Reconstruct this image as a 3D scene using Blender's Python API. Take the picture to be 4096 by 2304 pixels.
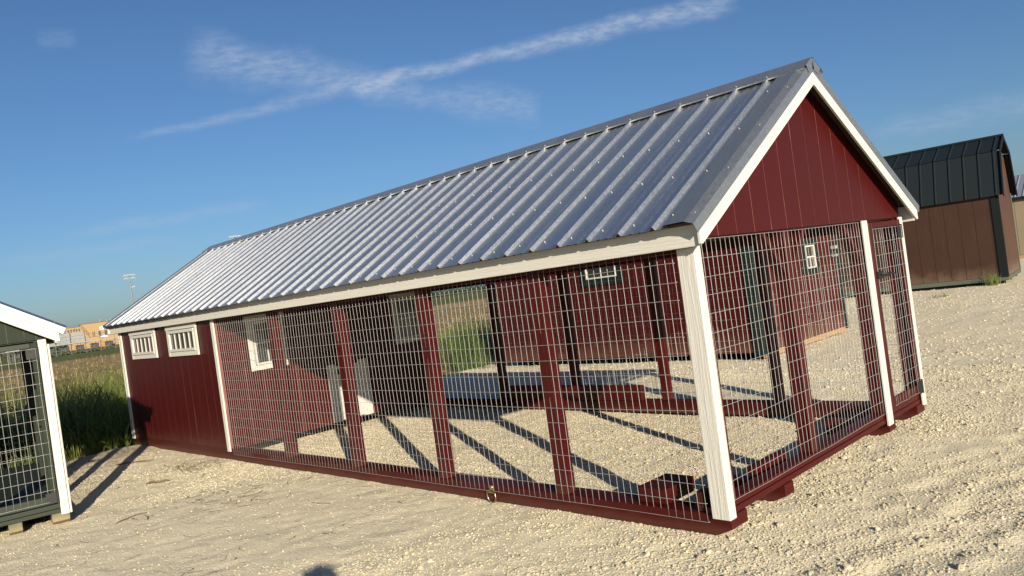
import bpy, bmesh, math, random
import numpy as np
from mathutils import Matrix, Vector

random.seed(7)
rng = np.random.default_rng(11)
scene = bpy.context.scene
for o in list(bpy.data.objects):
    bpy.data.objects.remove(o)
col = scene.collection
R = math.radians

# ------------------------------------------------------------------ camera
cam_d = bpy.data.cameras.new('camera')
cam = bpy.data.objects.new('camera', cam_d)
col.objects.link(cam)
CAM = Vector((2.2794, -3.5905, 1.5024))
cam.matrix_world = Matrix.Translation(CAM) @ (
    Matrix.Rotation(R(45.7749), 4, 'Z') @ Matrix.Rotation(R(89.7013), 4, 'X') @ Matrix.Rotation(R(-7.8324), 4, 'Z'))
cam_d.sensor_width = 36.0
cam_d.lens = 27.307
cam_d.clip_start = 0.02
cam_d.clip_end = 6000
scene.camera = cam

# ------------------------------------------------------------------ sky, sun, exposure
SUN_AZ, SUN_EL = -28.0, 17.8
EXPOSURE = 0.75
SKY_STRENGTH = 0.058
SUN_STRENGTH = 5.0

world = bpy.data.worlds.new('World')
scene.world = world
world.use_nodes = True
world.cycles.sampling_method = 'MANUAL'
world.cycles.sample_map_resolution = 256
wn = world.node_tree
wn.nodes.clear()


def N(nt, typ, **kw):
    n = nt.nodes.new(typ)
    for k, v in kw.items():
        setattr(n, k, v)
    return n


def L(nt, a, b):
    nt.links.new(a, b)


def M(nt, op, a, b=None, c=None, clamp=False):
    n = nt.nodes.new('ShaderNodeMath')
    n.operation = op
    n.use_clamp = clamp
    for i, v in enumerate((a, b, c)):
        if v is None:
            continue
        if isinstance(v, (int, float)):
            n.inputs[i].default_value = v
        else:
            nt.links.new(v, n.inputs[i])
    return n.outputs[0]


def VM(nt, op, a, b=None):
    n = nt.nodes.new('ShaderNodeVectorMath')
    n.operation = op
    for i, v in enumerate((a, b)):
        if v is None:
            continue
        if isinstance(v, (tuple, list, Vector)):
            n.inputs[i].default_value = tuple(v)
        else:
            nt.links.new(v, n.inputs[i])
    return n.outputs['Value'] if op == 'DOT_PRODUCT' else n.outputs[0]


def SS(nt, x, a, b):
    n = nt.nodes.new('ShaderNodeMapRange')
    n.interpolation_type = 'SMOOTHSTEP'
    nt.links.new(x, n.inputs[0])
    n.inputs[1].default_value = a
    n.inputs[2].default_value = b
    n.inputs[3].default_value = 0
    n.inputs[4].default_value = 1
    return n.outputs[0]


def build_world():
    nt = wn
    sky = N(nt, 'ShaderNodeTexSky', sky_type='NISHITA')
    sky.sun_disc = False
    sky.sun_elevation = R(SUN_EL)
    sky.sun_rotation = R(90 - SUN_AZ)
    sky.altitude = 150
    sky.air_density = 1.0
    sky.dust_density = 1.0
    sky.ozone_density = 6.0
    tc = N(nt, 'ShaderNodeTexCoord')
    d = VM(nt, 'NORMALIZE', tc.outputs['Generated'])
    # thin high cirrus and old contrails: (direction a, direction b, half width, strength, end softness, taper)
    streaks = [
        ((-.9186, .3266, .2225), (-.7736, .5735, .2695), .0085, .42, .25, 0.75),
        ((-.7736, .5735, .2695), (-.4380, .8501, .2923), .0110, .80, .10, 0.2),
        ((-.8703, .3830, .3096), (-.7600, .5900, .2620), .022, .58, .18, -0.4),
        ((-.7950, .5480, .2625), (-.6526, .7274, .2130), .020, .46, .12, 0.3),
        ((-.9584, .2586, .1212), (-.8772, .4592, .1400), .008, .32, .35, 0.0),
        ((-.9777, .1873, .0953), (-.9241, .3668, .1077), .008, .26, .35, 0.0),
        ((-.9134, .2426, .3268), (-.9026, .2800, .3270), .011, .20, .40, 0.0),
        ((-.3388, .9337, .1156), (-.1500, .9820, .1125), .016, .32, .30, 0.3),
    ]
    # one wobble and one fibre noise serve every streak
    wv = VM(nt, 'SCALE', d)
    wv.node.inputs['Scale'].default_value = 15.0
    no = N(nt, 'ShaderNodeTexNoise')
    L(nt, wv, no.inputs['Vector'])
    no.inputs['Scale'].default_value = 1.0
    no.inputs['Detail'].default_value = 3
    wob0 = M(nt, 'SUBTRACT', no.outputs[0], 0.5)
    a0, b0 = Vector(streaks[1][0]).normalized(), Vector(streaks[1][1]).normalized()
    t0 = (b0 - a0).normalized()
    n0 = a0.cross(t0).normalized()
    s0, u0 = VM(nt, 'DOT_PRODUCT', d, n0), VM(nt, 'DOT_PRODUCT', d, t0)
    cmb2 = N(nt, 'ShaderNodeCombineXYZ')
    L(nt, M(nt, 'MULTIPLY', M(nt, 'ADD', u0, M(nt, 'MULTIPLY', s0, 1.2)), 42.0), cmb2.inputs[0])
    L(nt, M(nt, 'MULTIPLY', M(nt, 'SUBTRACT', s0, M(nt, 'MULTIPLY', u0, .22)), 130.0), cmb2.inputs[1])
    fib = N(nt, 'ShaderNodeTexNoise')
    L(nt, cmb2.outputs[0], fib.inputs['Vector'])
    fib.inputs['Scale'].default_value = 1.0
    fib.inputs['Detail'].default_value = 6
    fib.inputs['Roughness'].default_value = .66
    f = M(nt, 'ADD', M(nt, 'MULTIPLY', SS(nt, fib.outputs[0], .30, .72), .68), .28)
    total = None
    for i, (a, b, w, k, soft, taper) in enumerate(streaks):
        a = Vector(a).normalized()
        b = Vector(b).normalized()
        m = (a + b).normalized()
        t = (b - a).normalized()
        n = m.cross(t).normalized()
        half = (b - a).length / 2
        s = VM(nt, 'DOT_PRODUCT', d, n)
        u = VM(nt, 'DOT_PRODUCT', d, t)
        un = M(nt, 'DIVIDE', u, half)                       # -1 .. 1 along the streak
        wob = M(nt, 'MULTIPLY', wob0, w * 1.6)
        width = M(nt, 'MULTIPLY', M(nt, 'ADD', M(nt, 'MULTIPLY', un, taper * .8), 1.0), w)
        width = M(nt, 'MAXIMUM', width, w * .15)
        q = M(nt, 'DIVIDE', M(nt, 'ABSOLUTE', M(nt, 'ADD', s, wob)), width)
        prof = SS(nt, q, 1.45, 0.0)
        front = M(nt, 'GREATER_THAN', VM(nt, 'DOT_PRODUCT', d, m), 0.5)
        ends = SS(nt, M(nt, 'ABSOLUTE', un), 1.0 + soft * .5, 1.0 - soft * 1.2)
        mask = M(nt, 'MULTIPLY', M(nt, 'MULTIPLY', prof, ends), M(nt, 'MULTIPLY', front, k))
        total = mask if total is None else M(nt, 'ADD', total, mask)
    total = M(nt, 'MULTIPLY', total, f)
    total = M(nt, 'MINIMUM', total, .8)
    mix = N(nt, 'ShaderNodeMix', data_type='RGBA')
    L(nt, total, mix.inputs[0])
    L(nt, sky.outputs[0], mix.inputs[6])
    mix.inputs[7].default_value = (4.4, 5.3, 6.8, 1)
    bg = N(nt, 'ShaderNodeBackground')
    bg.inputs[1].default_value = SKY_STRENGTH
    L(nt, mix.outputs[2], bg.inputs[0])
    out = N(nt, 'ShaderNodeOutputWorld')
    L(nt, bg.outputs[0], out.inputs[0])


build_world()
sun_d = bpy.data.lights.new('sun', 'SUN')
sun_d.energy = SUN_STRENGTH
sun_d.angle = R(0.55)
sun_d.color = (1.0, 0.885, 0.70)
sun = bpy.data.objects.new('sun', sun_d)
col.objects.link(sun)
sv = Vector((math.cos(R(SUN_EL)) * math.cos(R(SUN_AZ)), math.cos(R(SUN_EL)) * math.sin(R(SUN_AZ)), math.sin(R(SUN_EL))))
sun.rotation_euler = sv.to_track_quat('Z', 'Y').to_euler()
sun.location = sv * 50

scene.view_settings.view_transform = 'Standard'
scene.view_settings.look = 'None'
scene.view_settings.exposure = EXPOSURE
scene.view_settings.gamma = 1.0
scene.view_settings.use_curve_mapping = False
scene.render.engine = 'CYCLES'
cy = scene.cycles
cy.max_bounces = 6
cy.diffuse_bounces = 3
cy.glossy_bounces = 3
cy.transmission_bounces = 3
cy.caustics_reflective = False
cy.caustics_refractive = False
cy.use_denoising = True
scene.render.resolution_x = 1024
scene.render.resolution_y = 576


# ------------------------------------------------------------------ helpers
class MB:
    """collects shapes, builds ONE mesh object"""

    def __init__(self):
        self.v, self.f = [], []

    def add(self, vs, fs):
        o = len(self.v)
        self.v += [tuple(v) for v in vs]
        self.f += [tuple(i + o for i in f) for f in fs]
        return self

    def box(self, x0, x1, y0, y1, z0, z1):
        vs = [(x, y, z) for z in (z0, z1) for y in (y0, y1) for x in (x0, x1)]
        return self.add(vs, [(0, 2, 3, 1), (4, 5, 7, 6), (0, 1, 5, 4), (2, 6, 7, 3), (0, 4, 6, 2), (1, 3, 7, 5)])

    def prism(self, poly, axis, c0, c1):
        n = len(poly)
        if axis == 'x':
            vs = [(c, u, z) for c in (c0, c1) for u, z in poly]
        elif axis == 'y':
            vs = [(u, c, z) for c in (c0, c1) for u, z in poly]
        else:
            vs = [(u, w, c) for c in (c0, c1) for u, w in poly]
        fs = [tuple(range(n))[::-1], tuple(range(n, 2 * n))]
        fs += [(i, (i + 1) % n, n + (i + 1) % n, n + i) for i in range(n)]
        return self.add(vs, fs)

    def bar(self, p, q, w, h=None, up=(0, 0, 1)):
        p, q = Vector(p), Vector(q)
        h = w if h is None else h
        d = (q - p).normalized()
        up = Vector(up)
        if abs(d.dot(up)) > .98:
            up = Vector((0, 1, 0))
        a = d.cross(up).normalized() * (w / 2)
        b = a.cross(d).normalized() * (h / 2)
        vs = [p + s * a + t * b for s, t in ((-1, -1), (1, -1), (1, 1), (-1, 1))] + \
             [q + s * a + t * b for s, t in ((-1, -1), (1, -1), (1, 1), (-1, 1))]
        return self.add(vs, [(3, 2, 1, 0), (4, 5, 6, 7), (0, 1, 5, 4), (1, 2, 6, 5), (2, 3, 7, 6), (3, 0, 4, 7)])

    def tube(self, pts, r, n=6, caps=True, closed=False):
        pts = [Vector(p) for p in pts]
        rs = r if isinstance(r, (list, tuple)) else [r] * len(pts)
        vs, fs = [], []
        k = len(pts)
        ref = None
        for i, p in enumerate(pts):
            if closed:
                d = pts[(i + 1) % k] - pts[i - 1]
            else:
                d = pts[min(i + 1, k - 1)] - pts[max(i - 1, 0)]
            d.normalize()
            if ref is None:
                ref = Vector((0, 0, 1)) if abs(d.z) < .9 else Vector((1, 0, 0))
            a = d.cross(ref).normalized()
            b = a.cross(d).normalized()
            ref = b
            for j in range(n):
                t = 2 * math.pi * j / n
                vs.append(p + (a * math.cos(t) + b * math.sin(t)) * rs[i])
        for i in range(k if closed else k - 1):
            o, o2 = i * n, ((i + 1) % k) * n
            for j in range(n):
                fs.append((o + j, o + (j + 1) % n, o2 + (j + 1) % n, o2 + j))
        if caps and not closed:
            fs.append(tuple(range(n))[::-1])
            fs.append(tuple(range((k - 1) * n, k * n)))
        return self.add(vs, fs)

    def sheet(self, prof, fn, ts):
        """profile list swept by fn(profile point, t)"""
        n = len(prof)
        vs = [fn(p, t) for t in ts for p in prof]
        fs = [(i * n + j, i * n + j + 1, (i + 1) * n + j + 1, (i + 1) * n + j)
              for i in range(len(ts) - 1) for j in range(n - 1)]
        return self.add(vs, fs)

    def build(self, name, material, parent=None, bevel=0, smooth=False, kind=None, fix=True):
        me = bpy.data.meshes.new(name)
        me.from_pydata(self.v, [], self.f)
        if fix:
            bm = bmesh.new()
            bm.from_mesh(me)
            bmesh.ops.recalc_face_normals(bm, faces=bm.faces)
            bm.to_mesh(me)
            bm.free()
        if material:
            me.materials.append(material)
        if smooth:
            me.polygons.foreach_set('use_smooth', [True] * len(me.polygons))
        o = bpy.data.objects.new(name, me)
        col.objects.link(o)
        if parent:
            o.parent = parent
        if bevel:
            b = o.modifiers.new('bevel', 'BEVEL')
            b.width = bevel
            b.segments = 1
            b.limit_method = 'ANGLE'
        if kind:
            o['kind'] = kind
        return o


def copy_part(o, parent, loc):
    c = o.copy()
    col.objects.link(c)
    c.parent = parent
    c.location = loc
    return c


def thing(name, label, cat, loc=(0, 0, 0), rotz=0, group=None):
    o = bpy.data.objects.new(name, None)
    o.empty_display_size = .3
    col.objects.link(o)
    o.location = loc
    o.rotation_euler = (0, 0, rotz)
    o['label'] = label
    o['category'] = cat
    if group:
        o['group'] = group
    return o


def tag(o, label, cat, group=None, kind=None):
    o['label'] = label
    o['category'] = cat
    if group:
        o['group'] = group
    if kind:
        o['kind'] = kind
    return o


def np_mesh(name, verts, faces, material, attrs=None, smooth=False):
    """fast build; faces an (n,3) or (n,4) array"""
    me = bpy.data.meshes.new(name)
    nv, (nf, k) = len(verts), faces.shape
    me.vertices.add(nv)
    me.vertices.foreach_set('co', np.asarray(verts, np.float32).ravel())
    me.loops.add(nf * k)
    me.loops.foreach_set('vertex_index', faces.astype(np.int32).ravel())
    me.polygons.add(nf)
    me.polygons.foreach_set('loop_start', np.arange(0, nf * k, k, dtype=np.int32))
    me.update(calc_edges=True)
    if smooth:
        me.polygons.foreach_set('use_smooth', np.ones(nf, bool))
    if material:
        me.materials.append(material)
    for an, av in (attrs or {}).items():
        a = me.attributes.new(an, 'FLOAT', 'POINT')
        a.data.foreach_set('value', np.asarray(av, np.float32))
    o = bpy.data.objects.new(name, me)
    col.objects.link(o)
    return o


def vnoise(x, y, seed=0):
    """smooth value noise, period 256"""
    g = np.random.default_rng(seed).random((256, 256))
    xi, yi = np.floor(x).astype(int), np.floor(y).astype(int)
    fx, fy = x - xi, y - yi
    fx, fy = fx * fx * (3 - 2 * fx), fy * fy * (3 - 2 * fy)
    a, b = g[xi & 255, yi & 255], g[(xi + 1) & 255, yi & 255]
    c, d = g[xi & 255, (yi + 1) & 255], g[(xi + 1) & 255, (yi + 1) & 255]
    return (a * (1 - fx) + b * fx) * (1 - fy) + (c * (1 - fx) + d * fx) * fy - .5


# ------------------------------------------------------------------ materials
def new_mat(name):
    m = bpy.data.materials.new(name)
    m.use_nodes = True
    nt = m.node_tree
    b = nt.nodes['Principled BSDF']
    return m, nt, b


def ocoord(nt, scale=(1, 1, 1), space='Object'):
    tc = N(nt, 'ShaderNodeTexCoord')
    mp = N(nt, 'ShaderNodeMapping')
    mp.inputs['Scale'].default_value = scale
    L(nt, tc.outputs[space], mp.inputs[0])
    return mp.outputs[0]


def noise(nt, vec, scale, detail=4, rough=.55, dist=0):
    n = N(nt, 'ShaderNodeTexNoise')
    L(nt, vec, n.inputs['Vector'])
    n.inputs['Scale'].default_value = scale
    n.inputs['Detail'].default_value = detail
    n.inputs['Roughness'].default_value = rough
    n.inputs['Distortion'].default_value = dist
    return n.outputs[0]


def mixc(nt, fac, a, b):
    n = N(nt, 'ShaderNodeMix', data_type='RGBA')
    if isinstance(fac, (int, float)):
        n.inputs[0].default_value = fac
    else:
        L(nt, fac, n.inputs[0])
    for i, v in ((6, a), (7, b)):
        if isinstance(v, tuple):
            n.inputs[i].default_value = v if len(v) == 4 else (*v, 1)
        else:
            L(nt, v, n.inputs[i])
    return n.outputs[2]


def bump(nt, bsdf, h, strength, dist):
    b = N(nt, 'ShaderNodeBump')
    b.inputs['Strength'].default_value = strength
    b.inputs['Distance'].default_value = dist
    L(nt, h, b.inputs['Height'])
    L(nt, b.outputs[0], bsdf.inputs['Normal'])
    return b


AXS = {'x': (2.6, 60, 60), 'y': (60, 2.6, 60), 'z': (60, 60, 2.6)}


def paint(name, c, axis='z', rough=.5, grain=.35, gdist=.0025, var=.16, dust=0.0, dust_col=(.30, .22, .15), dust_h=.4, spec=.35, fade=None):
    """painted wood: grain along one axis, uneven tone, scuffs, dust thrown up on the lowest boards"""
    m, nt, b = new_mat(name)
    v = ocoord(nt)
    g = noise(nt, ocoord(nt, AXS[axis]), 1.0, 5, .6, 1.2)
    big = noise(nt, v, 1.7, 3)
    fine = noise(nt, ocoord(nt, tuple(s * 2.2 for s in AXS[axis])), 1.0, 3)
    k = M(nt, 'ADD', M(nt, 'MULTIPLY', M(nt, 'SUBTRACT', big, .5), var * 2.2),
          M(nt, 'MULTIPLY', M(nt, 'SUBTRACT', fine, .5), var * .9))
    k = M(nt, 'ADD', k, .5, clamp=True)
    lo = tuple(x * .72 for x in c)
    hi = tuple(min(1, x * 1.28) for x in c)
    cc = mixc(nt, k, lo, hi)
    scuff = SS(nt, noise(nt, v, 23, 6, .7), .69, .78)
    cc = mixc(nt, M(nt, 'MULTIPLY', scuff, .35), cc, tuple(min(1, x * 1.6 + .05) for x in c))
    if fade:
        st = SS(nt, noise(nt, ocoord(nt, tuple(s * .5 for s in AXS[axis])), 1.0, 5, .65), .56, .74)
        cc = mixc(nt, M(nt, 'MULTIPLY', st, fade[1]), cc, fade[0])
    if dust:
        sx = N(nt, 'ShaderNodeSeparateXYZ')
        L(nt, v, sx.inputs[0])
        hz = M(nt, 'ADD', sx.outputs[2], M(nt, 'MULTIPLY', M(nt, 'SUBTRACT', noise(nt, v, 5, 4), .5), dust_h * .9))
        dm = M(nt, 'MULTIPLY', SS(nt, hz, dust_h, 0.02), dust)
        dm = M(nt, 'MULTIPLY', dm, M(nt, 'ADD', M(nt, 'MULTIPLY', noise(nt, v, 60, 3), .8), .5))
        cc = mixc(nt, dm, cc, dust_col)
    L(nt, cc, b.inputs['Base Color'])
    b.inputs['Roughness'].default_value = rough
    b.inputs['Specular IOR Level'].default_value = spec
    bump(nt, b, g, grain, gdist)
    return m


RED = (.048, .0046, .0044)
red_v = paint('red_paint_vertical', RED, 'z', rough=.42, grain=.16, dust=.25, dust_h=.30, dust_col=(.12, .06, .04), spec=.22)
red_x = paint('red_paint_along', RED, 'x', rough=.42, grain=.16, dust=.30, dust_h=.07, dust_col=(.12, .06, .04), spec=.22)
red_y = paint('red_paint_across', RED, 'y', rough=.42, grain=.16, dust=.2, dust_h=.06, dust_col=(.12, .06, .04), spec=.22)
red_groove = paint('siding_backing', (.21, .085, .072), 'z', var=.5, grain=.1, fade=((.60, .48, .42), .7))
white_z = paint('white_trim_vertical', (.52, .51, .465), 'z', rough=.6, grain=.7, gdist=.007, var=.05, spec=.25)
white_x = paint('white_trim_along', (.52, .51, .46), 'x', rough=.6, grain=.7, gdist=.007, var=.05, spec=.25)
white_y = paint('white_trim_rake', (.53, .52, .475), 'y', rough=.6, grain=.65, gdist=.006, var=.05, spec=.25)
vinyl = paint('white_window_vinyl', (.50, .49, .46), 'z', rough=.35, grain=.03, var=.03)
GREEN = (.018, .0245, .0155)
green_v = paint('green_paint_vertical', GREEN, 'z', rough=.6, grain=.3, spec=.15, fade=((.09, .10, .075), .5))
green_y = paint('green_paint_across', GREEN, 'y', rough=.5, grain=.3, dust=.4, dust_h=.12, dust_col=(.24, .20, .13))
green_x = paint('green_paint_along', GREEN, 'x', rough=.5, grain=.3, dust=.4, dust_h=.12, dust_col=(.24, .20, .13))
green_groove = paint('green_siding_backing', (.02, .027, .018), 'z')
barn_red = paint('shed_red', (.046, .0050, .0046), 'z', rough=.5, spec=.2, grain=.2, dust=.6, dust_h=.5, dust_col=(.14, .068, .045))
barn_groove = paint('shed_groove', (.035, .006, .006), 'z')
dark_green = paint('dark_green_trim', (.006, .014, .013), 'z', rough=.65, grain=.2, spec=.15)
brown_v = paint('brown_stain', (.036, .0150, .0085), 'z', rough=.55, grain=.4, var=.4, fade=((.11, .065, .042), .35), dust=.3, dust_h=.5)
brown_l = paint('brown_gable_stain', (.062, .028, .019), 'z', rough=.55, grain=.4, var=.3, fade=((.26, .19, .15), .6), dust=.4, dust_h=.5)
brown_groove = paint('brown_groove', (.02, .010, .007), 'z')
black_trim = paint('black_trim', (.006, .009, .009), 'z', rough=.7, grain=.1, spec=.15)
tan_wall = paint('tan_wall', (.20, .16, .11), 'z', rough=.6, grain=.2)
raw_wood = paint('raw_timber', (.30, .19, .10), 'x', rough=.7, grain=.5, var=.3)
sage_wood = paint('treated_timber', (.07, .085, .065), 'x', rough=.7, grain=.4, var=.2)
deck_wood = paint('roof_sheathing', (.05, .034, .022), 'x', rough=.8, grain=.5, var=.3)
block_green = paint('green_stained_runner', (.10, .105, .065), 'x', rough=.7, grain=.4, var=.4, dust=.7, dust_h=.12, dust_col=(.33, .24, .14))


def metal(name, c, rough, spangle=.12, metallic=1.0, wave=.0, spots=90):
    m, nt, b = new_mat(name)
    v = ocoord(nt)
    vo = N(nt, 'ShaderNodeTexVoronoi')
    vo.inputs['Scale'].default_value = spots
    L(nt, v, vo.inputs['Vector'])
    sp = N(nt, 'ShaderNodeSeparateColor')
    L(nt, vo.outputs['Color'], sp.inputs[0])
    k = M(nt, 'ADD', M(nt, 'MULTIPLY', sp.outputs[0], .6), M(nt, 'MULTIPLY', noise(nt, v, 3, 4), .4))
    L(nt, mixc(nt, k, tuple(x * (1 - spangle) for x in c), tuple(min(1, x * (1 + spangle)) for x in c)), b.inputs['Base Color'])
    b.inputs['Metallic'].default_value = metallic
    rr = M(nt, 'ADD', M(nt, 'MULTIPLY', M(nt, 'SUBTRACT', sp.outputs[1], .5), spangle), rough)
    smear = noise(nt, ocoord(nt, (5, 1, 1)), 1.0, 3)
    rr = M(nt, 'ADD', rr, M(nt, 'MULTIPLY', M(nt, 'SUBTRACT', smear, .5), .10))
    L(nt, rr, b.inputs['Roughness'])
    if wave:
        bump(nt, b, noise(nt, ocoord(nt, (5, 1.6, 1.6)), 1.0, 2), wave, .01)
    return m


roof_metal = metal('galvalume_roof', (.66, .68, .69), .41, .10, 1.0, .035, spots=160)
trim_metal = metal('galvalume_trim', (.43, .45, .47), .52, .10, 1.0, 0, spots=160)
wire_metal = metal('galvanised_wire', (.46, .465, .46), .5, .10, .5, spots=200)
screw_metal = metal('screw_heads', (.28, .29, .29), .5, .05, .6)
brass = metal('zinc_ring', (.50, .41, .24), .32, .15, 1.0, spots=60)
dark_roof = metal('dark_roof_steel', (.010, .015, .018), .62, .1, .0)
dark_roof.node_tree.nodes['Principled BSDF'].inputs['Specular IOR Level'].default_value = .15
grey_roof = metal('grey_roof_steel', (.42, .45, .49), .45, .1, .7)
iron = metal('black_iron', (.008, .009, .010), .6, .1, .0)
alu = metal('bleacher_aluminium', (.20, .21, .21), .6, .1, .0, spots=3)
scaffold = metal('bleacher_steel', (.075, .078, .08), .7, .1, .0, spots=3)


def simple(name, c, rough=.6, metallic=0, spec=.4, var=.15, scale=4):
    m, nt, b = new_mat(name)
    k = noise(nt, ocoord(nt), scale, 4)
    L(nt, mixc(nt, k, tuple(x * (1 - var) for x in c), tuple(min(1, x * (1 + var)) for x in c)), b.inputs['Base Color'])
    b.inputs['Roughness'].default_value = rough
    b.inputs['Metallic'].default_value = metallic
    b.inputs['Specular IOR Level'].default_value = spec
    return m


glass = simple('window_glass', (.030, .033, .032), .06, 0, .8, .4, 3)
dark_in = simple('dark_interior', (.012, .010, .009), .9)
rubber = simple('phone_black', (.02, .02, .022), .4)
skin_m = simple('skin', (.45, .27, .18), .55)
shirt_m = simple('shirt_cloth', (.10, .14, .22), .85)
jeans_m = simple('jeans_cloth', (.05, .07, .12), .85)
hair_m = simple('hair_brown', (.04, .025, .015), .6)
wood_twig = simple('twig_bark', (.13, .085, .055), .85, var=.4, scale=20)
straw_m = simple('straw', (.33, .25, .13), .8, var=.4, scale=9)
vent_m = simple('vent_plastic', (.42, .52, .44), .5)
sign_white = simple('sign_white', (.75, .73, .68), .5)
lamp_white = simple('lamp_housing', (.26, .28, .27), .5)
pole_m = simple('pole_steel', (.24, .26, .27), .5, .4)


def brick_mat():
    m, nt, b = new_mat('tan_brick')
    br = N(nt, 'ShaderNodeTexBrick')
    L(nt, ocoord(nt), br.inputs['Vector'])
    br.inputs['Color1'].default_value = (.29, .165, .066, 1)
    br.inputs['Color2'].default_value = (.34, .20, .085, 1)
    br.inputs['Mortar'].default_value = (.30, .20, .10, 1)
    br.inputs['Scale'].default_value = 2.0
    L(nt, br.outputs[0], b.inputs['Base Color'])
    b.inputs['Roughness'].default_value = .85
    return m


brick = brick_mat()


def gravel_mat(stone=False):
    m, nt, b = new_mat('limestone_chip' if stone else 'crushed_limestone')
    tc = N(nt, 'ShaderNodeTexCoord')
    pale, mid, dark = (.70, .63, .46), (.61, .545, .39), (.42, .37, .27)
    if stone:
        oi = N(nt, 'ShaderNodeObjectInfo')
        ramp = N(nt, 'ShaderNodeValToRGB')
        L(nt, oi.outputs['Random'], ramp.inputs[0])
        e = ramp.color_ramp.elements
        e[0].color = (*dark, 1)
        e[1].color = (.72, .67, .54, 1)
        for pos, cc in ((.12, mid), (.55, pale), (.9, (.69, .62, .455))):
            x = e.new(pos)
            x.color = (*cc, 1)
        nz = noise(nt, tc.outputs['Object'], 2.5, 4)
        cc = mixc(nt, M(nt, 'MULTIPLY', nz, .5), ramp.outputs[0], (.50, .43, .31))
        L(nt, cc, b.inputs['Base Color'])
        b.inputs['Roughness'].default_value = .9
        b.inputs['Specular IOR Level'].default_value = .15
        bump(nt, b, noise(nt, tc.outputs['Object'], 6, 4), .5, .15)
        return m
    v = tc.outputs['Object']
    wob = N(nt, 'ShaderNodeTexNoise')
    L(nt, v, wob.inputs['Vector'])
    wob.inputs['Scale'].default_value = 30
    vv = VM(nt, 'ADD', v, VM(nt, 'SCALE', wob.outputs['Color']))
    vv.node.inputs[1].default_value = (0, 0, 0)
    sc = [n for n in nt.nodes if n.bl_idname == 'ShaderNodeVectorMath' and n.operation == 'SCALE'][0]
    sc.inputs['Scale'].default_value = .02
    L(nt, sc.outputs[0], vv.node.inputs[1])

    def vor(scale, feat='F1'):
        n = N(nt, 'ShaderNodeTexVoronoi')
        n.feature = feat
        n.inputs['Scale'].default_value = scale
        L(nt, vv, n.inputs['Vector'])
        return n
    va, vb = vor(42), vor(95)
    patch = SS(nt, noise(nt, v, .9, 2, .6), .42, .66)          # where the stones lie loose
    fines = noise(nt, v, .45, 2)
    sa = N(nt, 'ShaderNodeSeparateColor')
    L(nt, va.outputs['Color'], sa.inputs[0])
    sb = N(nt, 'ShaderNodeSeparateColor')
    L(nt, vb.outputs['Color'], sb.inputs[0])
    k = M(nt, 'ADD', M(nt, 'MULTIPLY', sa.outputs[0], .4), M(nt, 'MULTIPLY', sb.outputs[1], .6))
    cc = mixc(nt, k, mid, pale)
    cc = mixc(nt, M(nt, 'MULTIPLY', SS(nt, sb.outputs[2], .88, .95), .7), cc, dark)
    cc = mixc(nt, M(nt, 'MULTIPLY', SS(nt, fines, .45, .65), .5), cc, (.70, .62, .445))
    stain = SS(nt, noise(nt, v, 1.3, 4, .65), .60, .76)
    cc = mixc(nt, M(nt, 'MULTIPLY', stain, .3), cc, (.42, .35, .235))
    L(nt, cc, b.inputs['Base Color'])
    b.inputs['Roughness'].default_value = .92
    b.inputs['Specular IOR Level'].default_value = .12
    h = M(nt, 'ADD', M(nt, 'MULTIPLY', M(nt, 'SUBTRACT', 1.0, va.outputs['Distance']), M(nt, 'ADD', M(nt, 'MULTIPLY', patch, .8), .10)),
          M(nt, 'MULTIPLY', M(nt, 'SUBTRACT', 1.0, vb.outputs['Distance']), .5))
    bump(nt, b, h, .6, .010)
    return m


gravel_m = gravel_mat()
stone_m = gravel_mat(True)


def field_mat():
    m, nt, b = new_mat('stubble_field')
    tc = N(nt, 'ShaderNodeTexCoord')
    v = tc.outputs['Object']
    sx = N(nt, 'ShaderNodeSeparateXYZ')
    L(nt, v, sx.inputs[0])
    a = noise(nt, ocoord(nt, (.25, 1.2, 1)), 1.0, 6, .65)
    f = noise(nt, v, 3.5, 5, .7)
    cc = mixc(nt, SS(nt, f, .35, .68), (.15, .10, .055), (.46, .34, .19))
    cc = mixc(nt, M(nt, 'MULTIPLY', SS(nt, a, .52, .66), .7), cc, (.085, .095, .030))
    far = SS(nt, M(nt, 'ADD', M(nt, 'MULTIPLY', sx.outputs[0], -1.0), M(nt, 'MULTIPLY', a, 16.0)), 84.0, 98.0)
    cc = mixc(nt, far, cc, mixc(nt, f, (.075, .10, .035), (.15, .15, .06)))
    L(nt, cc, b.inputs['Base Color'])
    b.inputs['Roughness'].default_value = 1.0
    b.inputs['Specular IOR Level'].default_value = .05
    bump(nt, b, f, 1.0, .25)
    return m


field_m = field_mat()


def blade_mat(name, c0, c1, trans=.35):
    m, nt, b = new_mat(name)
    at = N(nt, 'ShaderNodeAttribute')
    at.attribute_name = 'tint'
    L(nt, mixc(nt, at.outputs['Fac'], c0, c1), b.inputs['Base Color'])
    b.inputs['Roughness'].default_value = .55
    b.inputs['Specular IOR Level'].default_value = .25
    tr = N(nt, 'ShaderNodeBsdfTranslucent')
    L(nt, mixc(nt, at.outputs['Fac'], c0, c1), tr.inputs[0])
    ms = N(nt, 'ShaderNodeMixShader')
    ms.inputs[0].default_value = trans
    L(nt, b.outputs[0], ms.inputs[1])
    L(nt, tr.outputs[0], ms.inputs[2])
    L(nt, ms.outputs[0], nt.nodes['Material Output'].inputs[0])
    return m


grass_m = blade_mat('tall_grass_blades', (.11, .155, .028), (.31, .35, .095), .45)
leaf_m = blade_mat('broad_grass_leaves', (.06, .115, .028), (.17, .24, .06), .4)
dry_m = blade_mat('dry_stalks', (.33, .24, .11), (.62, .49, .27), .25)
tree_m = blade_mat('tree_leaves', (.018, .035, .014), (.045, .07, .03), .15)


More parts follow.
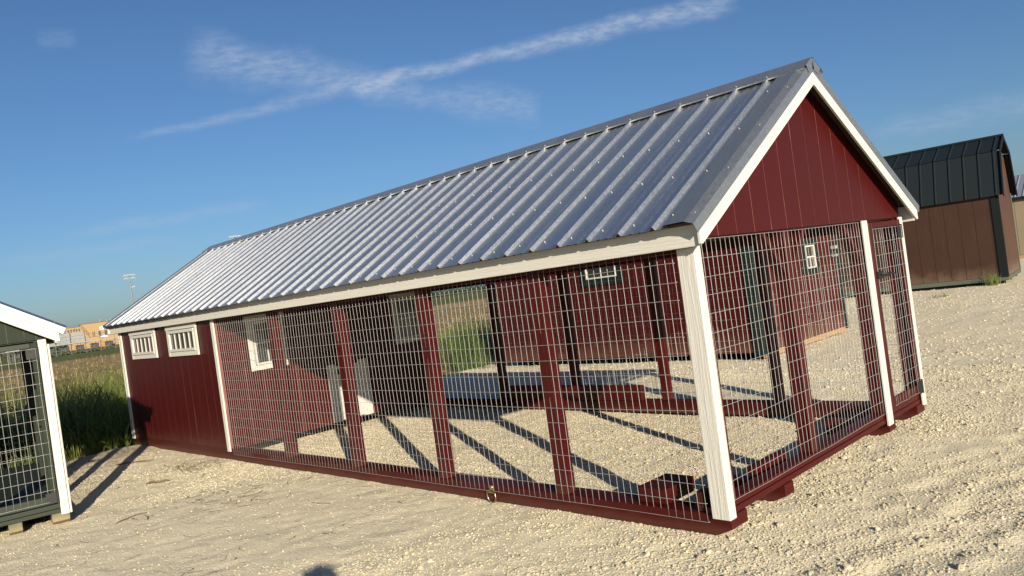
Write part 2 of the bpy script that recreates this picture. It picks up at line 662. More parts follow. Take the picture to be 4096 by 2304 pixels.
# ------------------------------------------------------------------ ground
def axis_steps(parts):
    out = []
    for a, b, s in parts:
        out.append(np.arange(a, b - 1e-6, s))
    out.append([parts[-1][1]])
    return np.concatenate(out)


def ground_z(x, y):
    z = vnoise(x * .5, y * .5, 1) * .030 + vnoise(x * 1.6 + 9, y * 1.6, 2) * .016 + vnoise(x * 5, y * 5, 3) * .010
    z += vnoise(x * 14, y * 14, 4) * .007
    rough = np.clip(.5 + 2.2 * vnoise(x * .8 + 40, y * .8, 5), 0, 1)
    z += rough * (vnoise(x * 30, y * 30, 6) * .010)
    # old wheel ruts in the yard right of the coop
    t = np.radians(76)
    across = -(x - .9) * np.sin(t) + (y - .3) * np.cos(t)
    lane = np.exp(-((across) / .75) ** 2) * np.clip((x - .15) / .3, 0, 1)
    z += lane * (np.sin(across * 26 + 2 * vnoise(x * 1.5, y * 1.5, 8) * 3) * .004 + vnoise(x * 9, y * 9, 12) * .016)
    # the yard is pushed up against the far end of the coop
    z += .030 * np.clip((-x - 4.5) / 4, 0, 1) * np.exp(-((y + .3) / 1.0) ** 2)
    return z - .012


xs = axis_steps([(-60, -9.6, 4), (-9.6, -6, .07), (-6, 2.6, .035), (2.6, 4.4, .12), (4.4, 10, .6), (10, 60, 5)])
ys = axis_steps([(-60, -9, 5), (-9, -3.2, .4), (-3.2, 3.2, .035), (3.2, 7, .07), (7, 18, .16), (18, 40, .8), (40, 70, 4)])
xs = xs[xs >= -9.7]
X, Y = np.meshgrid(xs, ys, indexing='ij')
edge = -9.15 + .35 * vnoise(ys * .9, ys * 0 + 3, 21) + .18 * vnoise(ys * 4, ys * 0 + 5, 22) + np.clip(-(ys + 3.5), 0, 6) * .0
Z = ground_z(X, Y)
Z = Z - np.clip((edge[None, :] - X) / .35, 0, 1) * .06          # the gravel thins out at the field's edge
nx, ny = X.shape
idx = np.arange(nx * ny).reshape(nx, ny)
F = np.stack([idx[:-1, :-1], idx[1:, :-1], idx[1:, 1:], idx[:-1, 1:]], -1).reshape(-1, 4)
yard = np_mesh('gravel_yard', np.stack([X, Y, Z], -1).reshape(-1, 3), F, gravel_m, smooth=True)
yard['kind'] = 'structure'

gx = axis_steps([(-2600, -200, 300), (-200, -40, 8), (-40, -9, .5), (-9, 60, 8), (60, 600, 90), (600, 2600, 400)])
gy = axis_steps([(-2600, -200, 300), (-200, -40, 8), (-40, -12, 1.4), (-12, 30, .5), (30, 120, 6), (120, 600, 60), (600, 2600, 400)])
X, Y = np.meshgrid(gx, gy, indexing='ij')
Z = np.full(X.shape, -.055)
wild = np.clip((-9.3 - X) / 2, 0, 1) * np.clip(1.2 - np.hypot(X, Y) / 160, 0, 1)
Z += wild * (vnoise(X * .35, Y * .35, 31) * .22 + vnoise(X * 1.1, Y * 1.1, 32) * .10 + .03)
nx, ny = X.shape
idx = np.arange(nx * ny).reshape(nx, ny)
F = np.stack([idx[:-1, :-1], idx[1:, :-1], idx[1:, 1:], idx[:-1, 1:]], -1).reshape(-1, 4)
ground = np_mesh('ground', np.stack([X, Y, Z], -1).reshape(-1, 3), F, field_m, smooth=True)
ground['kind'] = 'structure'


# ------------------------------------------------------------------ the coop builder
W = 3.024
SL = math.atan2(2.679 - 1.680, 1.512 + .149)       # roof slope
EY, EZ, RY, RZ = -.149, 1.680, 1.512, 2.679
SLEN = math.hypot(RY - EY, RZ - EZ)


def rp(side, x, s, h):
    """point on the roof: s metres up the slope from the eave, h above the sheet"""
    y = EY + s * math.cos(SL) - h * math.sin(SL)
    z = EZ + s * math.sin(SL) + h * math.cos(SL)
    return (x, y if side == 0 else W - y, z)


def roof_z(y):
    yy = y if y <= RY else W - y
    return EZ + (yy - EY) * math.tan(SL)


def planks(parent, axis, outer, sign, u0, u1, z0, ztop, mat, back, phase=0.0, pitch=.2075, gap=.008, name='siding_plank', th=.010, holes=()):
    """vertical siding boards: outer face at `outer`, wall going inwards along -sign"""
    e = [u0]
    k = math.floor((u0 - phase) / pitch) + 1
    while phase + k * pitch < u1 - .01:
        if phase + k * pitch > u0 + .01:
            e.append(phase + k * pitch)
        k += 1
    e.append(u1)
    ft = ztop if callable(ztop) else (lambda u: ztop)
    inner = outer - sign * th * .24
    for a, b in zip(e[:-1], e[1:]):
        a2, b2 = a + gap / 2, b - gap / 2
        poly = [(a2, z0), (b2, z0), (b2, ft(b2))]
        if callable(ztop) and a2 < RY < b2:
            poly.append((RY, ft(RY)))
        poly.append((a2, ft(a2)))
        jit = random.uniform(-.0008, .0008)
        MB().prism(poly, axis, outer + jit, inner).build(name, mat, parent)
    poly = [(u0, z0), (u1, z0), (u1, ft(u1) - .001)]
    if callable(ztop) and u0 < RY < u1:
        poly.append((RY, ft(RY) - .001))
    poly.append((u0, ft(u0) - .001))
    MB().prism(poly, axis, outer - sign * .0028, outer - sign * .022).build('siding_sheet', back, parent)


def wire_mesh(parent, axis, c, us, zs, name='wire_mesh', r=.0013, wav=.0045, seed=0, outw=1):
    """welded wire: verticals at us, horizontals at zs, in the plane axis=c"""
    rr = np.random.default_rng(seed)
    mb = MB()
    P = (lambda u, z, o: (c + o, u, z)) if axis == 'x' else (lambda u, z, o: (u, c + o, z))
    nz = len(zs)
    off = {}
    bulge = rr.normal(0, 1, (4, 3))
    u_a, u_b = us[0], us[-1]

    def out(u, z):
        t = (u - u_a) / (u_b - u_a + 1e-9) * 6.28
        w = (z - zs[0]) / (zs[-1] - zs[0]) * 3.14
        return wav * (math.sin(2.3 * t + bulge[0, 0]) * math.sin(w + bulge[0, 1]) + .6 * math.sin(5.1 * t + bulge[1, 0]) * math.sin(2 * w + bulge[1, 1]))
    for i, u in enumerate(us):
        ph, am = rr.uniform(0, 6), rr.uniform(.2, 1) * wav * .6
        pts = []
        for j, z in enumerate(zs):
            pts.append(P(u + am * math.sin(ph + j * .9), z, out(u, z)))
        mb.tube(pts, r, 5, caps=True)
    du = (us[1] - us[0])
    for j, z in enumerate(zs):
        ph = rr.uniform(0, 6)
        step = max(1, len(us) // 40)
        uu = list(us[::step])
        if uu[-1] != us[-1]:
            uu.append(us[-1])
        pts = [P(us[0] - abs(du) * .25 * (1 if us[1] > us[0] else -1), z, 0.0)]
        pts += [P(u, z + wav * .7 * math.sin(ph + u * 2.2), out(u, z) + outw * .0022) for u in uu]
        pts.append(P(us[-1] + abs(du) * .25 * (1 if us[1] > us[0] else -1), z, 0.0))
        mb.tube(pts, r, 5, caps=True)
    return mb.build(name, wire_metal, parent, fix=False, smooth=True)


def arange_n(a, step, n):
    return [a + step * i for i in range(n)]


def window(parent, axis, c, sign, u0, u1, z0, z1, trim, nbars=4, style='transom', tmat=None, fmat=None):
    """framed window proud of a wall; returns the part"""
    tm = tmat or white_x
    fm = fmat or vinyl
    s = sign

    def bx(ua, ub, za, zb, d0, d1):
        m = MB()
        lo, hi = sorted((c + s * d0, c + s * d1))
        if axis == 'y':
            m.box(ua, ub, lo, hi, za, zb)
        else:
            m.box(lo, hi, ua, ub, za, zb)
        return m
    t = trim
    w = bx(u0, u1, z0, z1, -.012, .004).build('window', dark_in, parent)
    bx(u0 - .012, u1 + .012, z1 - t * .85, z1 + .02, .006, .030).build('head_trim', tm, w, .002)
    bx(u0, u0 + t, z0 + .0, z1 - t * .85 - .001, .005, .026).build('side_trim', tm, w, .002)
    bx(u1 - t, u1, z0 + .0, z1 - t * .85 - .001, .005, .026).build('side_trim', tm, w, .002)
    bx(u0 + t + .001, u1 - t - .001, z0, z0 + t, .005, .024).build('sill', tm, w, .002)
    a, b, d, e = u0 + t + .008, u1 - t - .008, z0 + t + .004, z1 - t * .85 - .006
    fw = .024
    bx(a, b, e - fw * (1.5 if style == 'transom' else 1), e, .004, .034).build('frame', fm, w, .002)
    bx(a, b, d, d + fw * (1.3 if style == 'transom' else 1), .004, .034).build('frame', fm, w, .002)
    bx(a, a + fw, d + fw, e - fw, .004, .033).build('frame', fm, w, .002)
    bx(b - fw, b, d + fw, e - fw, .004, .033).build('frame', fm, w, .002)
    bx(a + fw * .5, b - fw * .5, d + fw * .5, e - fw * .5, .0045, .010).build('pane', glass, w)
    if style == 'transom':
        for i in range(nbars):
            u = a + fw + (b - a - 2 * fw) * (i + 1) / (nbars + 1)
            bx(u - .0055, u + .0055, d + fw, e - fw * 1.3, .0105, .022).build('muntin', fm, w)
    else:
        zm = (d + e) / 2
        bx(a + fw, b - fw, zm - .014, zm + .014, .0105, .030).build('meeting_rail', fm, w, .002)
        u = (a + b) / 2
        bx(u - .008, u + .008, d + fw, zm - .014, .0105, .020).build('muntin', fm, w)
    return w


def rib_profile(x0, x1, ribs, minor=True):
    """cross section of agricultural roofing: (x, height)"""
    pts = [(x0, 0.0)]
    for xr in sorted(ribs):
        pts += [(xr - .020, 0.0), (xr - .011, .022), (xr + .008, .022), (xr + .020, 0.0)]
        if minor:
            for dx in (.085, .145):
                if xr + dx + .02 < x1:
                    pts += [(xr + dx - .013, 0.0), (xr + dx - .006, .0035), (xr + dx + .006, .0035), (xr + dx + .013, 0.0)]
    pts.append((x1, 0.0))
    return [p for p in pts if x0 - 1e-6 <= p[0] <= x1 + 1e-6]


def make_coop(p):
    t = thing(p['name'], p['label'], 'chicken coop', p['loc'], p['rot'])
    pv, px, py, pg = p['paint_v'], p['paint_x'], p['paint_y'], p['groove']
    LEN, RUN = p['len'], p['run']
    OVR, OVL = .12, .21
    # ---- runners under the building
    for (ya, yb) in p['skids']:
        full = ya < .01 or yb > W - .01
        xe = -LEN if full else -.48
        x1 = .012
        poly = [(xe, 0), (x1 - .10, 0), (x1, .044), (x1, .113), (xe, .113)]
        MB().prism(poly, 'y', ya, yb).build('runner' if full else 'runner_block', p.get('skid_mat', px), t, .004)
    # ---- gable sill, two boards laid on the runners
    MB().box(-.145, .006, .002, W - .002, .1145, .149).build('sill_board', py, t, .003)
    MB().box(-.092, .002, .012, W - .012, .151, .192).build('sill_board', py, t, .003)
    # ---- posts of the two long sides
    for side in (0, 1):
        n = int((RUN - .3) / 1.22)
        for i in range(n + 1):
            x = -1.255 - 1.218 * i
            if x < -RUN + .2:
                break
            ya = .0 if side == 0 else W
            sg = 1 if side == 0 else -1
            m = MB()
            m.box(x, x + .090, *sorted((ya + sg * .0, ya + sg * .040)), .1145, 1.545)
            m.box(x + .018, x + .084, *sorted((ya + sg * .0405, ya + sg * .094)), .1145, 1.545)
            m.box(x + .040, x + .060, *sorted((ya + sg * -.0, ya + sg * -.0012)), .1145, 1.5)
            m.build('post', pv, t, .003)
        # header under the eave
        MB().box(-RUN, -.004, *sorted(((.002, .09) if side == 0 else (W - .002, W - .09))), 1.546, 1.64).build('header_beam', px, t, .003)
    # ---- gable posts
    for ya, yb in ((.012, .10), (1.045, 1.135), (2.225, 2.315), (2.93, 3.012)):
        MB().box(-.094, -.004, ya, yb, .1925, 1.60).build('post', pv, t, .003)
    MB().box(-.094, -.004, .012, W - .012, 1.601, 1.69).build('header_beam', py, t, .003)
    # ---- gable siding
    planks(t, 'x', .012, 1, .002, W - .002, 1.612, lambda u: roof_z(u) - .045, pv, pg, phase=.05)
    # ---- far gable (seen only from inside / behind)
    planks(t, 'x', -LEN - .012, -1, .002, W - .002, 1.60 if not p['box'] else .13, lambda u: roof_z(u) - .045, pv, pg, phase=.05)
    # ---- white corner and door trim
    T0, T1 = .096, 1.566
    MB().box(-.093, .0185, -.022, -.003, T0, T1).build('corner_trim', white_z, t, .004)
    MB().box(.0045, .0195, -.0025, .044, T0, 1.611).build('corner_trim', white_z, t, .004)
    MB().box(.0125, .031, 2.222, 2.311, T0, 1.611).build('door_trim', white_z, t, .004)
    MB().box(.0125, .031, 2.962, 3.026, T0, 1.611).build('corner_trim', white_z, t, .004)
    MB().box(-.093, .0185, W + .003, W + .022, T0, T1).build('corner_trim', white_z, t, .004)
    # ---- door in the gable
    d = bpy.data.objects.new('door', None)
    col.objects.link(d)
    d.parent = t
    MB().box(.003, .034, 2.318, 2.372, .205, 1.592).build('stile', pv, d, .003)
    MB().box(.003, .034, 2.905, 2.955, .205, 1.592).build('stile', pv, d, .003)
    MB().box(.004, .033, 2.373, 2.904, 1.548, 1.592).build('rail', py, d, .003)
    MB().box(.004, .033, 2.373, 2.904, .205, .275).build('rail', py, d, .003)
    wire_mesh(d, 'x', .038, arange_n(2.378, .0508, 12), arange_n(.222, .1016, 14), seed=5 + p['seed'])
    la = MB().box(.035, .046, 2.352, 2.43, 1.168, 1.222)
    la.tube([(.046, 2.40, 1.20), (.075, 2.42, 1.20), (.080, 2.50, 1.197), (.078, 2.585, 1.19)], [.012, .011, .010, .007], 6)
    la.build('latch_handle', iron, d)
    hy = 2.93
    for zc in (.255, 1.50):
        m = MB().box(.035, .041, 2.865, 2.945, zc - .045, zc + .045)
        m.box(.032, .038, 2.948, 2.961, zc - .055, zc + .055)
        m.tube([(.042, 2.950, zc - .055), (.042, 2.950, zc + .055)], .007, 6)
        m.build('hinge', iron, d)
    # ---- wire on both long sides and the gable
    nrow = 16
    zs = arange_n(.070, .1016, nrow)
    ncol = int(round((RUN - .136 - .04) / .0508)) + 1
    wire_mesh(t, 'y', -.0022, arange_n(-.136, -.0508, ncol), zs, seed=1 + p['seed'], outw=-1)
    wire_mesh(t, 'y', W + .0022, arange_n(-.136, -.0508, ncol), zs, seed=2 + p['seed'])
    wire_mesh(t, 'x', .0080, arange_n(.0695, .0508, 43), arange_n(.185, .1011, 15), seed=3 + p['seed'])
    if not p['box']:
        planks(t, 'x', -LEN + .012, 1, .0, 2.52, .12, 1.62, pv, pg)  # solid end wall, added to darken the inside of the run
        planks(t, 'y', .10, 1, -LEN + .1, -.2, .12, 1.62, pv, pg)  # unseen side wall, also added to keep the inside dark
        MB().box(-LEN + .02, -.15, .02, W - .02, .116, .13).build('floor', pv, t)  # added dark board, stands in for shaded gravel inside the run
        wire_mesh(t, 'x', -LEN, arange_n(.10, .0508, 56), arange_n(.12, .1016, 15), seed=4 + p['seed'])
        for ya in (.0, 1.4, 2.0, 2.93):
            MB().box(-LEN - .004, -LEN + .086, ya, ya + .09, .1145, 1.60).build('post', pv, t, .003)
    # ---- roof
    xl, xr = -LEN - OVL, OVR
    ribs = [-.139 + .228 - .2286 * j for j in range(0, 60)]
    ribs = [r for r in ribs if xl + .03 < r < -.09]
    for side in (0, 1):
        for k in range(0, len(ribs), 4):
            grp = ribs[k:k + 4]
            x1 = -.04 if k == 0 else grp[0] + .046
            x0 = grp[-1] - .1975 if k + 4 < len(ribs) else xl + .02
            prof = rib_profile(x0, x1, grp)
            lift = .0006 * (k // 4 % 2)
            m = MB().sheet(prof, lambda q, s, sd=side, lf=lift: rp(sd, q[0], s, q[1] + lf), [0, .5, 1.0, 1.5, SLEN - .02])
            m.build('roof_panel', roof_metal, t, fix=False)
        # sheathing, fascia
        MB().add([rp(side, x, s, h) for x in (xl + .03, xr - .03) for s, h in ((.05, -.012), (SLEN - .008, -.012), (SLEN - .008, -.030), (.05, -.030))],
                 [(0, 1, 2, 3), (4, 7, 6, 5), (0, 4, 5, 1), (1, 5, 6, 2), (2, 6, 7, 3), (3, 7, 4, 0)]).build('roof_sheathing', deck_wood, t)
        y0, y1 = (-.082, -.062) if side == 0 else (W + .062, W + .082)
        MB().box(xl + .03, xr - .022, y0, y1, 1.566, 1.690).build('fascia_board', white_x, t, .003)
        # rake trim, screwed over the last panel
        for x_in, x_out in ((-.075, xr + .004), (xl + .17, xl - .004)):
            sg = 1 if x_out > x_in else -1
            prof = [(x_in - sg * .012, .0025), (x_in, .006), (x_in + sg * .022, .024), (x_out - sg * .052, .026), (x_out - sg * .004, .004), (x_out, -.052), (x_out - sg * .008, -.058)]
            m = MB().sheet(prof, lambda q, s, sd=side: rp(sd, q[0], s, q[1]), [-.006, .6, 1.2, SLEN - .001])
            m.build('rake_flashing', trim_metal, t, fix=False)
        # ridge cap
        sA = SLEN - .150
        prof = [(sA, .017), (sA, .027), (sA + .012, .0285), (SLEN + .012, .0275)]
        m = MB().sheet(prof, lambda q, xx, sd=side: rp(sd, xx, q[0], q[1]), [xl - .006, -6, -3, 0, xr + .008] if LEN > 6 else [xl - .006, -2, xr + .008])
        m.build('ridge_cap', trim_metal, t, fix=False)
        # screws
        m = MB()
        for r in ribs:
            for j, s in enumerate((.10, .62, 1.17)):
                c = rp(side, r + (.052 if j != 9 else 0), s + .012 * math.sin(r * 9), .0)
                n0 = Vector(rp(side, 0, 0, 1)) - Vector(rp(side, 0, 0, 0))
                m.tube([Vector(c), Vector(c) + n0 * .007], [.0052, .0036], 6)
            c = rp(side, r, SLEN - .125, .028)
            m.tube([Vector(c), Vector(c) + n0 * .007], [.0052, .0036], 6)
        for s in (.09, .55, 1.05, 1.55):
            for xo in (-.04, xr - .028):
                c = Vector(rp(side, xo, s, .024 if xo < 0 else .014))
                m.tube([c, c + n0 * .007], [.0052, .0036], 6)
        m.build('roof_screws', screw_metal, t, kind='stuff', fix=False)
    # ridge end plate and rake boards
    for xe, sg in ((xr, 1), (xl, -1)):
        m = MB()
        for side in (0, 1):
            a = [rp(side, xe + sg * .006, s, h) for s, h in ((SLEN - .105, .026), (SLEN + .010, .0265), (SLEN - .012, -.045), (SLEN - .105, -.03))]
            m.add(a, [(0, 1, 2, 3)])
        m.build('ridge_end_plate', trim_metal, t, fix=False)
        for side in (0, 1):
            top = -.028
            wd = .098
            f = (lambda y: y) if side == 0 else (lambda y: W - y)
            za = lambda y: EZ + (y - EY) * math.tan(SL) + top / math.cos(SL)
            ylo = -.100
            zl = za(ylo)
            zb = 1.574
            dz = wd / math.cos(SL)
            ycut = ylo + (zb - (zl - dz)) / math.tan(SL) if zl - dz < zb else ylo
            poly = [(f(ylo), zl), (f(RY - .0008), za(RY)), (f(RY - .0008), za(RY) - dz), (f(ycut), zb if zl - dz < zb else zl - dz), (f(ylo), zb)]
            MB().prism(poly, 'x', xe - sg * .022, xe - sg * .002).build('rake_board', white_y, t, .003)
    # bare soffit end behind the rake
    return t


coop = make_coop(dict(name='chicken_coop', label='long dark red chicken coop with wire mesh run and ribbed metal roof',
                      loc=(0, 0, 0), rot=0, paint_v=red_v, paint_x=red_x, paint_y=red_y, groove=red_groove,
                      len=9.22, run=6.10, box=True, skids=((0, .166), (.615, .722), (2.275, 2.385), (2.862, W)), seed=0))


def finish_red(t):
    """the hen house at the far end and the small fittings"""
    x0, x1 = -9.22, -6.10
    # hen house walls
    planks(t, 'y', -.010, -1, x0, x1 - .012, .132, 1.60, red_v, red_groove, phase=.058)
    planks(t, 'y', W + .010, 1, x0, x1 - .012, .132, 1.60, red_v, red_groove, phase=.058)
    planks(t, 'x', x1 + .010, 1, .003, W - .003, .118, lambda u: roof_z(u) - .045, red_v, red_groove, phase=.05, gap=.005)
    MB().box(x0 + .03, x1 - .02, .03, W - .03, .115, .1315).build('floor', raw_wood, t)
    MB().box(x0, x1 + .012, -.006, .0, .112, .1315).build('skirt_board', red_x, t)
    MB().box(-9.225, -9.158, -.030, -.0105, .10, 1.566).build('corner_trim', white_z, t, .003)
    MB().box(-6.178, -6.112, -.030, -.0105, .10, 1.566).build('corner_trim', white_z, t, .003)
    MB().box(-9.244, -9.2325, -.030, .05, .10, 1.566).build('corner_trim', white_z, t, .003)
    # transom windows
    for ua, ub in ((-8.775, -7.88), (-7.470, -6.585)):
        window(t, 'y', -.0105, -1, ua, ub, 1.19, 1.552, .052)
    # windows on the wall inside the run
    window(t, 'x', x1 + .0105, 1, .325, .775, .925, 1.53, .055, style='sash', tmat=white_z)
    window(t, 'x', x1 + .0105, 1, 2.315, 2.775, .925, 1.56, .055, style='sash', tmat=white_z)
    # pop door: two tracks, header lip, white sliding panel and the dark opening under it
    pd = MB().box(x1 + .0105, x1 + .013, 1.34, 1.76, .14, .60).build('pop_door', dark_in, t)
    MB().box(x1 + .0135, x1 + .034, 1.265, 1.375, .13, .83).build('track', white_z, pd, .003)
    MB().box(x1 + .0135, x1 + .034, 1.705, 1.835, .13, .83).build('track', white_z, pd, .003)
    MB().box(x1 + .0135, x1 + .028, 1.3755, 1.7045, .36, .80).build('sliding_panel', white_z, pd, .002)
    MB().box(x1 + .0135, x1 + .028, 1.3755, 1.47, .14, .3595).build('sliding_panel', white_z, pd, .002)
    MB().box(x1 + .0135, x1 + .028, 1.63, 1.7045, .14, .3595).build('sliding_panel', white_z, pd, .002)
    MB().box(x1 + .0285, x1 + .040, 1.40, 1.45, .70, .76).build('handle', iron, pd)
    # timbers lying on the runners
    MB().box(-4.63, -2.66, 2.868, 2.925, .1145, .275).build('brace_timber', red_x, t, .004)
    m = MB().box(-.635, -.43, .045, .34, .1145, .158)
    m.box(-.630, -.425, .04, .345, .160, .205)
    m.build('corner_block', red_y, t, .003)
    MB().box(-.205, -.16, .02, .10, .1145, .225).build('corner_block', red_v, t, .003)
    MB().box(-.20, -.146, .58, .98, .1145, .215).build('corner_block', red_y, t, .003)
    # knee braces at the gable header
    for y in (1.09, 2.27):
        for sg in (-1, 1):
            if y + sg * .3 > 2.5:
                continue
            MB().bar((-.05, y, 1.30), (-.05, y + sg * .28, 1.60), .038, .07, up=(1, 0, 0)).build('knee_brace', red_v, t)
    # tow ring on the near runner
    ring = MB().box(-1.908, -1.862, -.006, -.0005, .072, .112)
    ring.box(-1.912, -1.858, -.018, -.001, .058, .072)
    r = ring.build('tow_ring', brass, t, .002)
    pts = []
    for i in range(20):
        a = math.pi + math.pi * i / 19
        pts.append((-1.886 + .042 * math.cos(a), -.016 - .004 * math.sin(a), .030 + .036 * math.sin(a)))
    pts = [(-1.928, -.016, .066)] + pts + [(-1.844, -.016, .066)]
    MB().tube(pts + [(-1.886, -.013, .066)], .0062, 8, closed=True).build('ring', brass, r, smooth=True)
    MB().tube([(-1.886, -.006, .096), (-1.886, -.016, .096)], [.012, .009], 8).build('bolt', brass, r)
    MB().tube([(-2.492, .0004, .052), (-2.492, -.0008, .052)], .009, 8).build('bolt_hole', dark_in, t)


finish_red(coop)

# ------------------------------------------------------------------ green coop on the left
ga = R(-10)
corner = Vector((-5.345, -1.815, -.03))
off = Matrix.Rotation(ga, 3, 'Z') @ Vector((.02, 3.026, 0))
green = make_coop(dict(name='chicken_coop', label='dark green chicken coop with white trim at the left edge of the yard',
                       loc=corner - off, rot=ga, paint_v=green_v, paint_x=green_x, paint_y=green_y, groove=green_groove,
                       len=3.70, run=3.70, box=False, skids=((0, .12), (.60, .70), (2.575, 2.675), (2.89, W)), skid_mat=block_green, seed=40))


# ------------------------------------------------------------------ red storage shed behind the run
def shed_red():
    t = thing('storage_shed', 'dark red storage shed with dark green trim seen through the wire run', 'shed', (-3.05, 6.2, 0))
    LX, LY, H, RDG = -5.15, 2.78, 2.15, 2.85
    planks(t, 'y', 0, -1, LX, 0, .10, H, barn_red, barn_groove, phase=.03, gap=.007)
    planks(t, 'y', LY, 1, LX, 0, .10, H, barn_red, barn_groove, phase=.03, gap=.007)

    def top(u):
        return H + (RDG - H) * (1 - abs(u - LY / 2) / (LY / 2))
    for xo, sg in ((0.0, 1), (LX, -1)):
        k = 0
        u = .001
        while u < LY - .05:
            ub = min(u + .2075, LY - .001)
            poly = [(u + .003, .10), (ub - .003, .10), (ub - .003, top(ub) - .01)]
            if u < LY / 2 < ub:
                poly.append((LY / 2, RDG - .01))
            poly.append((u + .003, top(u) - .01))
            MB().prism(poly, 'x', xo + sg * .012, xo - sg * .010).build('siding_plank', barn_red, t)
            u = ub
        MB().prism([(0.03, .1), (LY - .03, .1), (LY - .03, H), (LY / 2, RDG - .03), (.03, H)], 'x', xo - sg * .012, xo - sg * .02).build('siding_sheet', barn_groove, t)
    for xa, xb, ya, yb in ((-.125, .030, -.024, -.003), (.0125, .031, -.002, .10), (.0125, .031, LY - .10, LY + .01)):
        MB().box(xa, xb, ya, yb, .06, H).build('corner_trim', dark_green, t, .003)
    # rim and runners
    for ya in (.30, .9, 1.8, 2.5):
        poly = [(LX + .02, -.05), (-.10, -.05), (.012, .0), (.012, .092), (LX + .02, .092)]
        MB().prism(poly, 'y', ya, ya + .13).build('runner', black_trim if ya < .4 else raw_wood, t)
    MB().box(-.02, .022, .02, LY, .02, .094).build('rim_board', raw_wood, t)
    # windows with dark green surrounds
    window(t, 'y', -.001, -1, -3.07, -2.205, 1.285, 1.95, .11, style='sash', tmat=dark_green)
    w = window(t, 'x', .0125, 1, 1.50, 1.98, 1.04, 1.54, .075, style='sash', tmat=dark_green)
    lamp = MB().box(.0125, .03, 2.50, 2.57, 1.20, 1.44).build('wall_lamp', iron, t)
    MB().box(.031, .11, 2.495, 2.575, 1.36, 1.41).build('lamp_shade', lamp_white, lamp)
    MB().box(.031, .10, 2.50, 2.57, 1.235, 1.275).build('lamp_shade', lamp_white, lamp)
    for s in (0, 1):
        fy = (lambda y: y) if s == 0 else (lambda y: LY - y)
        sl = math.atan2(RDG - H, LY / 2)
        ln = (LY / 2 + .15) / math.cos(sl)
        f = lambda q, k, fy=fy: (q[0], fy(-.15 + k * math.cos(sl) - q[1] * math.sin(sl)), H - .15 * math.tan(sl) + k * math.sin(sl) + q[1] * math.cos(sl) + .03)
        x = LX - .15
        while x < .14:
            xb = min(x + .9144, .15)
            MB().sheet(rib_profile(x, xb, [x + .11 + .2286 * i for i in range(4) if x + .11 + .2286 * i < xb - .03], False), f, [0, ln]).build('roof_panel', dark_roof, t, fix=False)
            x += .9144
        ya, yb = sorted((fy(-.13), fy(-.11)))
        MB().box(LX - .14, .14, ya, yb, H - .13, H - .04).build('fascia_board', dark_green, t)
    return t


shed_red()


